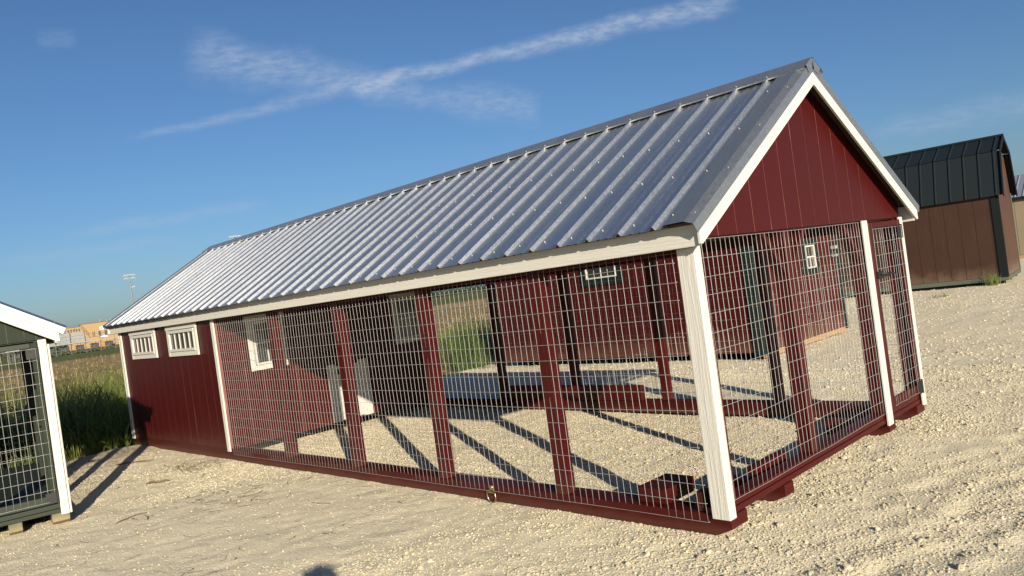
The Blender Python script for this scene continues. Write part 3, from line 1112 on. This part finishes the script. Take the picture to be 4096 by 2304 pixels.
# ------------------------------------------------------------------ brown gambrel shed
def shed_brown():
    t = thing('gambrel_shed', 'brown gambrel roof shed with black steel roof on the right', 'shed', (-2.53, 16.6, 0), R(7))
    LX, LY, H = -5.6, 2.5, 2.05
    kn, ky, apex = 2.98, .36, 3.36
    planks(t, 'y', 0, -1, LX, 0, .16, H, brown_v, brown_groove, phase=.12, pitch=.305, gap=.012)
    prof = [(0, H), (ky, kn), (LY / 2, apex), (LY - ky, kn), (LY, H)]

    def top(u):
        for (a, za), (b, zb) in zip(prof[:-1], prof[1:]):
            if a <= u <= b:
                return za + (zb - za) * (u - a) / (b - a)
        return H
    for xo, sg in ((0.0, 1), (LX, -1)):
        cuts = sorted(set([0, .305, .61, .915, 1.22, 1.525, 1.83, 2.135, LY]))
        for u, ub in zip(cuts[:-1], cuts[1:]):
            poly = [(u + .003, .16), (ub - .003, .16), (ub - .003, top(ub - .003) - .02)]
            for a, za in prof[::-1]:
                if u + .003 < a < ub - .003:
                    poly.append((a, za - .02))
            poly.append((u + .003, top(u + .003) - .02))
            MB().prism(poly, 'x', xo + sg * .012, xo - sg * .010).build('siding_plank', brown_l, t)
    MB().box(LX + .02, -.013, .03, LY - .02, .15, H - .02).build('wall_core', brown_groove, t)
    MB().box(-.13, .034, -.026, -.004, .14, H).build('corner_trim', black_trim, t, .003)
    MB().box(.0125, .036, -.003, .05, .14, H).build('corner_trim', black_trim, t, .003)
    MB().box(.0125, .030, LY - .06, LY + .01, .14, H).build('corner_trim', sage_wood, t, .003)
    MB().box(LX, .02, -.016, .05, .06, .155).build('rim_board', sage_wood, t)
    MB().box(-.03, .024, .055, LY, .06, .155).build('rim_board', sage_wood, t)
    for ya in (.06, 1.2, 2.3):
        MB().box(LX + .1, -.06, ya, ya + .14, -.06, .058).build('runner', black_trim, t)
    v = MB().box(.0125, .03, 1.16, 1.34, 2.86, 3.14).build('gable_vent', vent_m, t, .006)
    for i in range(5):
        MB().bar((.032, 1.175, 2.89 + .05 * i), (.032, 1.325, 2.89 + .05 * i), .012, .02).build('louvre', vent_m, v)
    # roof: steep and shallow panels, each sheet a part
    segs = [((-.10, H - .06), (ky - .02, kn + .03)), ((ky - .04, kn + .035), (LY / 2, apex + .035))]
    for s in (0, 1):
        fy = (lambda y: y) if s == 0 else (lambda y: LY - y)
        for (ya, za), (yb, zb) in segs:
            a, b = Vector((0, ya, za)), Vector((0, yb, zb))
            n = Vector((0, -(zb - za), yb - ya)).normalized()
            f = lambda q, k, a=a, b=b, n=n, fy=fy: (q[0], fy((a + (b - a) * k + n * q[1]).y), (a + (b - a) * k + n * q[1]).z)
            x = .14
            while x > LX - .1:
                xa = max(x - .9144, LX - .14)
                rb = [r for r in (x - .13 - .305 * i for i in range(3)) if r > xa + .03]
                MB().sheet(rib_profile(xa, x, rb, False), f, [0, 1]).build('roof_panel', dark_roof, t, fix=False)
                x -= .9144
        for (ya, za), (yb, zb) in segs:
            MB().bar((.145, fy(ya), za - .02), (.145, fy(yb), zb - .02), .02, .11).build('rake_flashing', black_trim, t)
    MB().tube([(.16, LY / 2, apex + .04), (LX - .15, LY / 2, apex + .04)], .05, 4).build('ridge_cap', dark_roof, t)
    return t


shed_brown()


def shed_tan():
    t = thing('storage_shed', 'tan shed with grey ribbed roof behind the brown gambrel shed', 'shed', (-5.2, 27.2, 0), R(4))
    LX, LY, H, RDG = 7.0, 3.0, 2.12, 2.86
    planks(t, 'y', 0, -1, 0, LX, .12, H, tan_wall, brown_groove, phase=0, pitch=.305, gap=.01)
    for xo, sg in ((0.0, -1), (LX, 1)):
        MB().prism([(0, .12), (LY, .12), (LY, H), (LY / 2, RDG - .05), (0, H)], 'x', xo, xo - sg * .02).build('end_wall', tan_wall, t)
    MB().box(0, LX, LY - .02, LY, .12, H).build('back_wall', tan_wall, t)
    MB().box(0, LX, .02, LY - .03, .0, .119).build('runner', raw_wood, t)
    MB().box(-.02, .10, -.03, -.004, .10, H).build('corner_trim', black_trim, t)
    sl = math.atan2(RDG - H, LY / 2)
    ln = (LY / 2 + .12) / math.cos(sl)
    for s in (0, 1):
        fy = (lambda y: y) if s == 0 else (lambda y: LY - y)
        f = lambda q, k, fy=fy: (q[0], fy(-.12 + k * math.cos(sl) - q[1] * math.sin(sl)), H - .12 * math.tan(sl) + k * math.sin(sl) + q[1] * math.cos(sl) + .02)
        x = -.12
        while x < LX + .1:
            xb = min(x + .9144, LX + .12)
            MB().sheet(rib_profile(x, xb, [x + .11 + .2286 * i for i in range(4) if x + .11 + .2286 * i < xb - .03], False), f, [0, ln]).build('roof_panel', grey_roof, t, fix=False)
            x += .9144
        ya, yb = sorted((fy(-.11), fy(-.09)))
        MB().box(-.11, LX + .11, ya, yb, H - .13, H - .03).build('fascia_board', black_trim, t)
    return t


shed_tan()

# ------------------------------------------------------------------ far background: bleachers, school, light poles


def polar(az, dist):
    return Vector((CAM.x + dist * math.cos(R(az)), CAM.y + dist * math.sin(R(az)), 0))


def bleachers():
    t = thing('bleachers', 'grey metal stadium bleachers beyond the stubble field', 'bleachers', polar(165, 140), R(165 - 90))
    # local: +x to the right as seen, +y away
    zb, dk = -.05, 1.72
    MB().box(-10, 8.5, -1.0, .2, dk - .14, dk).build('walkway', alu, t)
    for i in range(8):
        m = MB().box(-10, 1.35 - .13 * i, .35 + .72 * i, .65 + .72 * i, dk + .18 + .235 * i, dk + .23 + .235 * i).build('seat_plank', alu, t)
        MB().box(-10, 1.34 - .13 * i, .66 + .72 * i, .69 + .72 * i, dk - .2 + .235 * i, dk + .235 * i).build('riser', alu, t)
        MB().box(-10, 1.35 - .13 * i, .70 + .72 * i, 1.02 + .72 * i, dk - .03 + .235 * i, dk + .01 + .235 * i).build('foot_plank', alu, t)
    for x in np.arange(-9.6, 8.5, 2.05):
        for y in (-.95, .1):
            MB().bar((x, y, zb), (x, y, dk - .14), .09).build('leg', scaffold, t)
        if x < 1.5:
            MB().bar((x, 5.8, zb), (x, 5.8, dk + 1.75), .09).build('leg', scaffold, t)
            MB().bar((x, .2, dk - .1), (x, 6.0, dk + 1.75), .09).build('stringer', scaffold, t)
        for a, b in (((x, -.9, zb), (x + 2.05, -.9, dk - .2)), ((x + 2.05, -.85, zb), (x, -.85, dk - .2)), ((x, -.88, .75), (x + 2.05, -.88, .75)),
                     ((x + .5, .05, zb), (x + .9, .05, dk - .2)), ((x + 1.1, .05, zb), (x + 1.4, .05, dk - .2))):
            MB().bar(a, b, .055).build('cross_brace', scaffold, t)
        MB().bar((x, -1.0, dk), (x, -1.0, dk + 1.0), .05).build('rail_post', scaffold, t)
    MB().bar((-10, -1.0, dk + 1.0), (8.5, -1.0, dk + 1.0), .05).build('guard_rail', scaffold, t)
    MB().bar((-10, -1.0, dk + .5), (8.5, -1.0, dk + .5), .05).build('guard_rail', scaffold, t)
    MB().bar((1.4, .3, dk + .95), (.3, 6.0, dk + 2.8), .06).build('guard_rail', scaffold, t)
    MB().bar((1.4, .3, dk + .5), (.3, 6.0, dk + 2.35), .06).build('guard_rail', scaffold, t)
    MB().bar((-10, 6.1, dk + 2.8), (.3, 6.1, dk + 2.8), .06).build('guard_rail', scaffold, t)
    for x in np.arange(-9.6, .5, 1.5):
        MB().bar((x, 6.1, dk + 1.75), (x, 6.1, dk + 2.8), .05).build('rail_post', scaffold, t)
    for x in np.arange(-9.0, 8, 2.05):
        MB().box(x, x + 1.2, .3, .36, .55, 1.25).build('skirt_panel', iron, t)
    return t


bleachers()


def school():
    t = thing('school_building', 'tan brick school building behind the bleachers', 'building', polar(165, 225), R(165 - 90))
    MB().box(.35, 40, 0, 22, -.1, 6.15).build('wall', brick, t)
    MB().box(-2.9, .345, 3, 22, -.1, 5.70).build('wall', brick, t)
    MB().box(.2, 40.1, -.1, 22.1, 6.155, 6.32).build('parapet', simple('parapet_metal', (.07, .06, .055), .5), t)
    MB().box(-3.0, .19, 2.9, 22, 5.705, 5.83).build('parapet', bpy.data.materials['parapet_metal'], t)
    for u in np.arange(-2.6, 0, .62):
        MB().box(u, u + .36, 2.96, 2.995, 4.55, 5.25).build('window', glass, t)
    for u in (4.15, 5.55):
        w = MB().box(u - .06, u + .68, -.04, -.002, 2.72, 4.05).build('window', pole_m, t)
        MB().box(u, u + .62, -.06, -.041, 2.8, 3.98).build('pane', glass, w)
    for u in (2.85, 3.2):
        MB().box(u, u + .16, -.04, -.002, 2.7, 4.0).build('window', glass, t)
    s = MB().box(4.55, 5.5, -.1, -.01, 4.28, 5.0).build('wall_sign', sign_white, t)
    pts = [(5.02 + .26 * math.cos(2 * math.pi * i / 14), 4.64 + .17 * math.sin(2 * math.pi * i / 14)) for i in range(14)]
    MB().prism(pts, 'y', -.11, -.101).build('emblem', iron, s)
    MB().prism([(4.3, 2.3), (5.2, 2.75), (6.1, 2.3)], 'y', -9, -6).build('ticket_booth_roof', sign_white, t)
    MB().box(4.45, 5.95, -8.8, -6.2, -.1, 2.29).build('ticket_booth', brick, t)
    for u, h in ((5.0, .9), (6.6, .5), (7.4, .6)):
        MB().bar((u, 6, 6.3), (u, 6, 6.3 + h), .07).build('roof_pipe', lamp_white, t)
    return t


school()


def light_pole(az, dist, top, label):
    t = thing('light_pole', label, 'light pole', polar(az, dist), R(az - 90), 'stadium light poles')
    MB().tube([(0, 0, -.1), (0, 0, top - .3)], [.19, .11], 8).build('mast', pole_m, t)
    for r, n in ((0, 5), (1, 4)):
        z = top - .25 - .62 * r
        MB().bar((-1.05, 0, z), (1.05, 0, z), .10).build('cross_arm', pole_m, t)
        for i in range(n):
            u = -.95 + 1.9 * i / (n - 1)
            MB().tube([(u, -.05, z + .02), (u, -.35, z - .10), (u, -.50, z - .16)], [.06, .13, .17], 8).build('flood_lamp', lamp_white, t)
    MB().bar((0, 0, top * .80), (.55, 0, top * .80), .07).build('bracket', pole_m, t)
    MB().box(.35, .75, -.2, .2, top * .80, top * .80 + .22).build('speaker_box', lamp_white, t)
    return t


light_pole(161.69, 170, 13.8, 'tall stadium light pole standing left of the coop roof')
light_pole(154.77, 150, 17.3, 'stadium light pole peeking over the coop roof ridge')


def leaf_cloud(centers, radii, per, size, seed):
    r = np.random.default_rng(seed)
    V, Fc, Tn = [], [], []
    for (c, rad) in zip(centers, radii):
        d = r.normal(size=(per, 3))
        d /= np.linalg.norm(d, axis=1)[:, None]
        pos = np.array(c) + d * np.array(rad) * (r.random((per, 1)) ** .4)
        a = r.normal(size=(per, 3))
        a /= np.linalg.norm(a, axis=1)[:, None]
        b = np.cross(a, r.normal(size=(per, 3)))
        b /= np.linalg.norm(b, axis=1)[:, None]
        s = size * r.uniform(.6, 1.4, (per, 1))
        q = np.stack([pos - a * s, pos + b * s * .5, pos + a * s, pos - b * s * .5], 1)
        V.append(q.reshape(-1, 3))
        Tn.append(np.repeat(r.random(per), 4))
    V = np.concatenate(V)
    Fc = np.arange(len(V)).reshape(-1, 4)
    return V, Fc, np.concatenate(Tn)


cs, rs = [], []
tr = np.random.default_rng(3)
for az in np.arange(150, 172, .33):
    dd = tr.uniform(300, 340)
    c = polar(az, dd)
    h = tr.uniform(4.0, 7.6)
    cs.append((c.x, c.y, h * .55))
    rs.append((2.4, 2.4, h * .5))
for az in np.arange(122, 150, .33):
    dd = tr.uniform(380, 420)
    c = polar(az, dd)
    cs.append((c.x, c.y, 1.2))
    rs.append((3.5, 3.5, tr.uniform(1.5, 2.6)))
V, Fq, Tn = leaf_cloud(cs, rs, 160, .45, 4)
tl = np_mesh('tree_line', V, Fq, tree_m, {'tint': Tn})
tag(tl, 'far dark green wood along the horizon behind the field', 'trees', kind='stuff')


# ------------------------------------------------------------------ grass
def blades(pos, length, width, bend, az, tint, seg=4):
    """ribbon blades as arrays; returns verts, faces, tint"""
    n = len(pos)
    ts = np.linspace(0, 1, seg + 1)
    dirh = np.stack([np.cos(az), np.sin(az), 0 * az], 1)
    side = np.stack([-np.sin(az), np.cos(az), 0 * az], 1)
    # rotate the ribbon's face a little at random
    V = np.zeros((n, seg + 1, 2, 3))
    for i, t in enumerate(ts):
        ang = bend * t
        hx = length * t * np.sin(ang * .75)
        hz = length * t * np.cos(ang * .75)
        c = pos + dirh * hx[:, None] + np.array([0, 0, 1]) * hz[:, None]
        w = width * (1 - t) ** .6 * (.55 + .45 * np.minimum(1, t * 4)) + .0006
        V[:, i, 0] = c - side * w[:, None] / 2
        V[:, i, 1] = c + side * w[:, None] / 2
    base = (np.arange(n) * (seg + 1) * 2)[:, None]
    q = []
    for i in range(seg):
        q.append(np.stack([base[:, 0] + 2 * i, base[:, 0] + 2 * i + 1, base[:, 0] + 2 * i + 3, base[:, 0] + 2 * i + 2], 1))
    return V.reshape(-1, 3), np.stack(q, 1).reshape(-1, 4), np.repeat(tint, (seg + 1) * 2)


def field_height(x, y):
    wild = np.clip((-9.3 - x) / 2, 0, 1) * np.clip(1.2 - np.hypot(x, y) / 160, 0, 1)
    return -.055 + wild * (vnoise(x * .35, y * .35, 31) * .22 + vnoise(x * 1.1, y * 1.1, 32) * .10 + .03)


def grass(name, label, n, region, hmin, hmax, wmin, wmax, mat, bmin, bmax, seed, clump=1.0, keep=None, cat='grass'):
    r = np.random.default_rng(seed)
    x = r.uniform(region[0], region[1], n)
    y = r.uniform(region[2], region[3], n)
    d = vnoise(x * clump, y * clump, seed + 50) + .5
    k = r.random(n) < d * 1.5
    if keep is not None:
        k &= keep(x, y, r)
    x, y, d = x[k], y[k], d[k]
    m = len(x)
    ln = r.uniform(hmin, hmax, m) * (.6 + .7 * d)
    ln *= np.clip((-9.0 - x) / .8, .25, 1) if region[1] < -8 else 1
    v, f, t = blades(np.stack([x, y, field_height(x, y) - .01], 1), ln, r.uniform(wmin, wmax, m), r.uniform(bmin, bmax, m),
                     r.uniform(0, 6.283, m), np.clip(r.normal(.5, .28, m), 0, 1))
    o = np_mesh(name, v, f, mat, {'tint': t})
    tag(o, label, cat, kind='stuff')
    return o


grass('tall_grass', 'tall green grass growing between the two coops', 21000, (-19, -9.2, -5, 3.2), .62, 1.35, .005, .013, grass_m, .3, 1.5, 61, .8)
grass('broad_leaf_grass', 'broad arching grass leaves at the far corner of the red coop', 1100, (-11.8, -9.35, -2.2, .9), .6, 1.15, .022, .055, leaf_m, .9, 2.3, 62, 1.2)
grass('seed_stalks', 'dry pale stalks standing in the tall grass', 1500, (-19, -9.6, -5, 3.2), .7, 1.25, .003, .006, dry_m, .05, .5, 63, .8)
grass('tall_grass', 'green grass bank behind the red coop seen through the wire', 9000, (-17, -9.2, 4.8, 13), .28, .70, .006, .013, grass_m, .3, 1.5, 64, .7)
grass('grass_clump', 'dark tall grass clump beside the red storage shed', 2600, (-10.4, -8.3, 5.9, 8.2), .8, 1.25, .006, .014, leaf_m, .2, 1.2, 65, .6,
      keep=lambda x, y, r: ((x + 9.2) ** 2 / .9 + (y - 7.0) ** 2 / 1.1) < 1)
grass('field_stubble', 'dry brown stubble and weeds over the field', 42000, (-75, -12, -14, 60), .10, .34, .012, .030, dry_m, .3, 2.0, 66, .25,
      keep=lambda x, y, r: r.random(len(x)) < np.clip(14 / (-x + 1), .10, 1))
grass('field_weeds', 'green weeds scattered through the stubble', 20000, (-60, -13, -12, 45), .12, .42, .008, .020, grass_m, .3, 1.6, 67, .18,
      keep=lambda x, y, r: r.random(len(x)) < np.clip(16 / (-x + 1), .08, 1) * (vnoise(x * .25, y * .25, 90) > .0))


def weed(name, label, cx, cy, n, h, seed):
    r = np.random.default_rng(seed)
    pos = np.stack([cx + r.normal(0, .10, n), cy + r.normal(0, .10, n), np.full(n, -.02)], 1)
    v, f, t = blades(pos, r.uniform(.4, 1, n) * h, r.uniform(.005, .012, n), r.uniform(.3, 1.4, n), r.uniform(0, 6.28, n), r.random(n))
    return tag(np_mesh(name, v, f, grass_m, {'tint': t}), label, 'weed')


weed('weed_tuft', 'small green weed tuft at the brown shed corner', -2.75, 16.35, 120, .38, 71)
weed('weed_tuft', 'low dry weed on the gravel before the brown shed', -3.2, 14.2, 50, .16, 72)


# ------------------------------------------------------------------ loose stones (instanced by geometry nodes)
def stones(name, label, pts, sizes, seed):
    me = bpy.data.meshes.new(name)
    me.from_pydata([tuple(p) for p in pts], [], [])
    r = np.random.default_rng(seed)
    n = len(pts)
    a = me.attributes.new('sc', 'FLOAT_VECTOR', 'POINT')
    sv3 = sizes[:, None] * np.stack([r.uniform(.8, 1.25, n), r.uniform(.75, 1.1, n), r.uniform(.5, .9, n)], 1)
    a.data.foreach_set('vector', sv3.astype(np.float32).ravel())
    a = me.attributes.new('ro', 'FLOAT_VECTOR', 'POINT')
    ro = np.stack([r.normal(0, .35, n), r.normal(0, .35, n), r.uniform(0, 6.28, n)], 1)
    a.data.foreach_set('vector', ro.astype(np.float32).ravel())
    o = bpy.data.objects.new(name, me)
    col.objects.link(o)
    ng = bpy.data.node_groups.new(name + '_nodes', 'GeometryNodeTree')
    ng.interface.new_socket('Geometry', in_out='INPUT', socket_type='NodeSocketGeometry')
    ng.interface.new_socket('Geometry', in_out='OUTPUT', socket_type='NodeSocketGeometry')
    gi, go = ng.nodes.new('NodeGroupInput'), ng.nodes.new('NodeGroupOutput')
    ico = ng.nodes.new('GeometryNodeMeshIcoSphere')
    ico.inputs['Radius'].default_value = 1.0
    ico.inputs['Subdivisions'].default_value = 1
    sp = ng.nodes.new('GeometryNodeSetPosition')
    nz = ng.nodes.new('ShaderNodeTexNoise')
    nz.inputs['Scale'].default_value = 1.1
    nz.inputs['Detail'].default_value = 2
    sub = ng.nodes.new('ShaderNodeVectorMath')
    sub.operation = 'SUBTRACT'
    sub.inputs[1].default_value = (.5, .5, .5)
    scl = ng.nodes.new('ShaderNodeVectorMath')
    scl.operation = 'SCALE'
    scl.inputs['Scale'].default_value = 1.3
    sm = ng.nodes.new('GeometryNodeSetMaterial')
    sm.inputs['Material'].default_value = stone_m
    iop = ng.nodes.new('GeometryNodeInstanceOnPoints')

    def attr(nm):
        q = ng.nodes.new('GeometryNodeInputNamedAttribute')
        q.data_type = 'FLOAT_VECTOR'
        q.inputs['Name'].default_value = nm
        return q.outputs[0]
    lk = ng.links.new
    lk(nz.outputs['Color'], sub.inputs[0])
    lk(sub.outputs[0], scl.inputs[0])
    lk(scl.outputs[0], sp.inputs['Offset'])
    lk(ico.outputs['Mesh'], sp.inputs['Geometry'])
    lk(sp.outputs[0], sm.inputs['Geometry'])
    lk(gi.outputs[0], iop.inputs['Points'])
    lk(sm.outputs[0], iop.inputs['Instance'])
    lk(attr('sc'), iop.inputs['Scale'])
    e2r = ng.nodes.new('FunctionNodeEulerToRotation')
    lk(attr('ro'), e2r.inputs[0])
    lk(e2r.outputs[0], iop.inputs['Rotation'])
    lk(iop.outputs[0], go.inputs[0])
    md = o.modifiers.new('stones', 'NODES')
    md.node_group = ng
    me.materials.append(stone_m)
    tag(o, label, 'gravel', kind='stuff')
    return o


def scatter(n, x0, x1, y0, y1, smin, smax, seed, power, keep):
    r = np.random.default_rng(seed)
    x, y = r.uniform(x0, x1, n), r.uniform(y0, y1, n)
    k = keep(x, y, r)
    x, y = x[k], y[k]
    s = smin + (smax - smin) * r.random(len(x)) ** power
    z = ground_z(x, y) + s * .12
    return np.stack([x, y, z], 1), s


def loose(x, y):
    """how loosely the stones lie: high beside and under the coop, low on the packed strip at the left"""
    base = .50 + 1.5 * vnoise(x * .55 + 3, y * .55, 41) + .8 * vnoise(x * 1.9, y * 1.9, 42)
    base += .40 * np.exp(-((x + .6) ** 2 + (y + .9) ** 2) / 2.2)           # the pale heap before the near corner
    base += .30 * ((y > .2) & (y < 2.9) & (x > -3.4) & (x < 0))
    base += .25 * (x > .1) * (y > -.5)
    base -= .50 * np.clip((-x - 1.6) / 1.2, 0, 1) * (y < .1)
    t = np.radians(76)
    across = -(x - .9) * np.sin(t) + (y - .3) * np.cos(t) + .25 * vnoise(x * .7, y * .7, 44)
    base -= .6 * (np.exp(-((across + .35) / .20) ** 2) + np.exp(-((across - .75) / .24) ** 2)) * np.clip((x - .1) / .4, 0, 1)   # packed wheel tracks
    return np.clip(base, .05, 1)


infront = lambda x, y: (y > -3.0 + .0 * x) & (np.hypot(x - CAM.x, y - CAM.y) < 11) & (((x - CAM.x) * -.7166 + (y - CAM.y) * .6975) > 2.6)
p1, s1 = scatter(420000, -9.2, 3.2, -3.0, 5.4, .0028, .0095, 81, 2.2, lambda x, y, r: infront(x, y) & (r.random(len(x)) < loose(x, y)))
stones('gravel_chips', 'pale crushed limestone chips covering the yard', p1, s1, 82)
p2, s2 = scatter(14000, -9.2, 3.2, -3.0, 5.6, .007, .024, 83, 3.5, lambda x, y, r: infront(x, y) & (r.random(len(x)) < loose(x, y) ** 2))
stones('gravel_stones', 'larger pale limestone lumps lying loose in the yard', p2, s2, 84)
p3, s3 = scatter(34000, -9.0, 4.0, 5.0, 17.0, .006, .020, 85, 2.6, lambda x, y, r: r.random(len(x)) < .25 + .75 * loose(x, y))
stones('gravel_stones', 'limestone stones in the lot behind the coop', p3, s3, 86)


# ------------------------------------------------------------------ twigs and straw
def twig(label, pts, r0, seed):
    r = random.Random(seed)
    P = [Vector(p) for p in pts]
    out = [P[0]]
    for a, b in zip(P[:-1], P[1:]):
        for k in (1, 2, 3):
            q = a.lerp(b, k / 3)
            if k < 3:
                q = q + Vector((r.uniform(-.012, .012), r.uniform(-.012, .012), r.uniform(0, .006)))
            out.append(q)
    zz = ground_z(np.array([p.x for p in out]), np.array([p.y for p in out]))
    out = [Vector((p.x, p.y, float(z) + r0 * .9 + p.z)) for p, z in zip(out, zz)]
    o = MB().tube(out, [r0 * (1 - .5 * i / len(out)) for i in range(len(out))], 6).build('twig', wood_twig, None, smooth=True)
    return tag(o, label, 'twig')


twig('short forked brown twig lying on the gravel near the coops', [(-6.05, -.95, 0), (-6.0, -.86, .01), (-5.92, -.77, .0)], .012, 1)
twig('long thin stick across the shadow between the coops', [(-7.77, -.705, 0), (-7.6, -.55, .005), (-7.43, -.39, 0)], .008, 2)
twig('thin pale stick on the open gravel in the left foreground', [(-4.74, -1.64, 0), (-4.80, -1.50, .01), (-4.82, -1.37, 0)], .004, 3)
sr = np.random.default_rng(91)
n = 900
sx_, sy_ = sr.normal(-8.75, .35, n), sr.uniform(-2.6, .0, n)
sx2, sy2 = sr.uniform(-7.6, -2.5, 130), sr.uniform(-2.2, -.05, 130)
sx3, sy3 = sr.normal(-6.3, .28, 130), sr.normal(-.35, .18, 130)
sx4, sy4 = sr.normal(-4.6, .3, 70), sr.normal(-.9, .2, 70)
ax, ay = np.concatenate([sx_, sx2, sx3, sx4]), np.concatenate([sy_, sy2, sy3, sy4])
keep = ay < -.03
ax, ay = ax[keep], ay[keep]
n = len(ax)
an = sr.normal(1.0, .9, n)
ln = sr.uniform(.05, .24, n) * sr.uniform(.4, 1, n)
wd = sr.uniform(.0015, .004, n)
dx, dy = np.cos(an), np.sin(an)
v = np.zeros((n, 3, 2, 3))
for i_, t_ in enumerate((0, .5, 1.0)):
    px_, py_ = ax + dx * ln * t_ + .02 * np.sin(3 * t_) * dy, ay + dy * ln * t_ - .02 * np.sin(3 * t_) * dx
    pz_ = np.maximum(ground_z(px_, py_), -.05) + .007 + sr.uniform(0, .010, n)
    for k_, sg_ in ((0, -1), (1, 1)):
        v[:, i_, k_] = np.stack([px_ - dy * wd * sg_, py_ + dx * wd * sg_, pz_], 1)
v = v.reshape(-1, 3)
bs = (np.arange(n) * 6)[:, None]
f = np.concatenate([bs + np.array([0, 1, 3, 2]), bs + np.array([2, 3, 5, 4])], 1).reshape(-1, 4)
tt = np.repeat(np.clip(sr.normal(.35, .3, n), 0, 1), 6)
so = np_mesh('straw_litter', v, f, blade_mat('straw_blades', (.10, .07, .04), (.36, .28, .15), .1), {'tint': tt})
tag(so, 'dry straw and dead stalks strewn over the gravel', 'straw', kind='stuff')


# ------------------------------------------------------------------ the photographer, standing behind the lens (only the head's shadow is in the picture)
def person():
    f = Vector((-.7166, .6975, 0))          # looking direction
    s = Vector((.6975, .7166, 0))           # to the right
    head = Vector((2.455, -3.70, 0))
    base = head - f * .10
    t = thing('person', 'person in a blue shirt holding up a phone to take the picture', 'person', (base.x, base.y, 0))
    B = lambda a, b, z: tuple(f * a + s * b + Vector((0, 0, z)))
    joints = [B(0, 0, .86), B(.0, 0, 1.02), B(.02, 0, 1.20), B(.01, 0, 1.30), B(.04, 0, 1.375), B(.075, 0, 1.43), B(.10, 0, 1.50), B(.095, 0, 1.565)]
    rad = [.135, .125, .15, .13, .055, .060, .088, .07]
    edges = [(i, i + 1) for i in range(7)]

    def chain(start, pts, rs):
        prev = start
        for p, r in zip(pts, rs):
            joints.append(p)
            rad.append(r)
            edges.append((prev, len(joints) - 1))
            prev = len(joints) - 1
    for sg in (-1, 1):
        chain(3, [B(0, sg * .17, 1.29), B(.03, sg * .24, 1.05), B(.14, sg * .16, 1.30), B(.165, sg * .10, 1.44), B(.175, sg * .085, 1.49)], [.065, .048, .038, .028, .03])
        chain(0, [B(0, sg * .09, .80), B(.02, sg * .10, .46), B(-.01, sg * .11, .09), B(.10, sg * .12, .035)], [.10, .062, .045, .04])
    me = bpy.data.meshes.new('body')
    me.from_pydata(joints, edges, [])
    o = bpy.data.objects.new('body', me)
    col.objects.link(o)
    o.parent = t
    md = o.modifiers.new('skin', 'SKIN')
    me.skin_vertices or None
    for i, r in enumerate(rad):
        me.skin_vertices[0].data[i].radius = (r, r)
    me.skin_vertices[0].data[0].use_root = True
    sb = o.modifiers.new('sub', 'SUBSURF')
    sb.levels = sb.render_levels = 2
    me.materials.append(shirt_m)
    hb = MB()
    hb.tube([B(.06, 0, 1.47), B(.07, 0, 1.53), B(.08, 0, 1.585), B(.085, 0, 1.615)], [.085, .105, .09, .03], 12)
    hb.build('hair', hair_m, t, smooth=True)
    ph = MB()
    up = Vector((-.0913, -.1013, -.9907))
    fw = f
    c = CAM - fw * .012
    rt = Vector((.6915, .7094, -.1363))
    upv = Vector((.0913, .1013, .9907))
    vs = [c + rt * a * .075 + upv * b * .036 - fw * d for d in (0, .008) for a, b in ((-1.6, -1.6), (.4, -1.6), (.4, .4), (-1.6, .4))]
    ph.add(vs, [(0, 1, 2, 3), (7, 6, 5, 4), (0, 4, 5, 1), (1, 5, 6, 2), (2, 6, 7, 3), (3, 7, 4, 0)])
    p = ph.build('phone', rubber, None, .004)
    tag(p, 'black phone held up in front of the photographer', 'phone')


person()
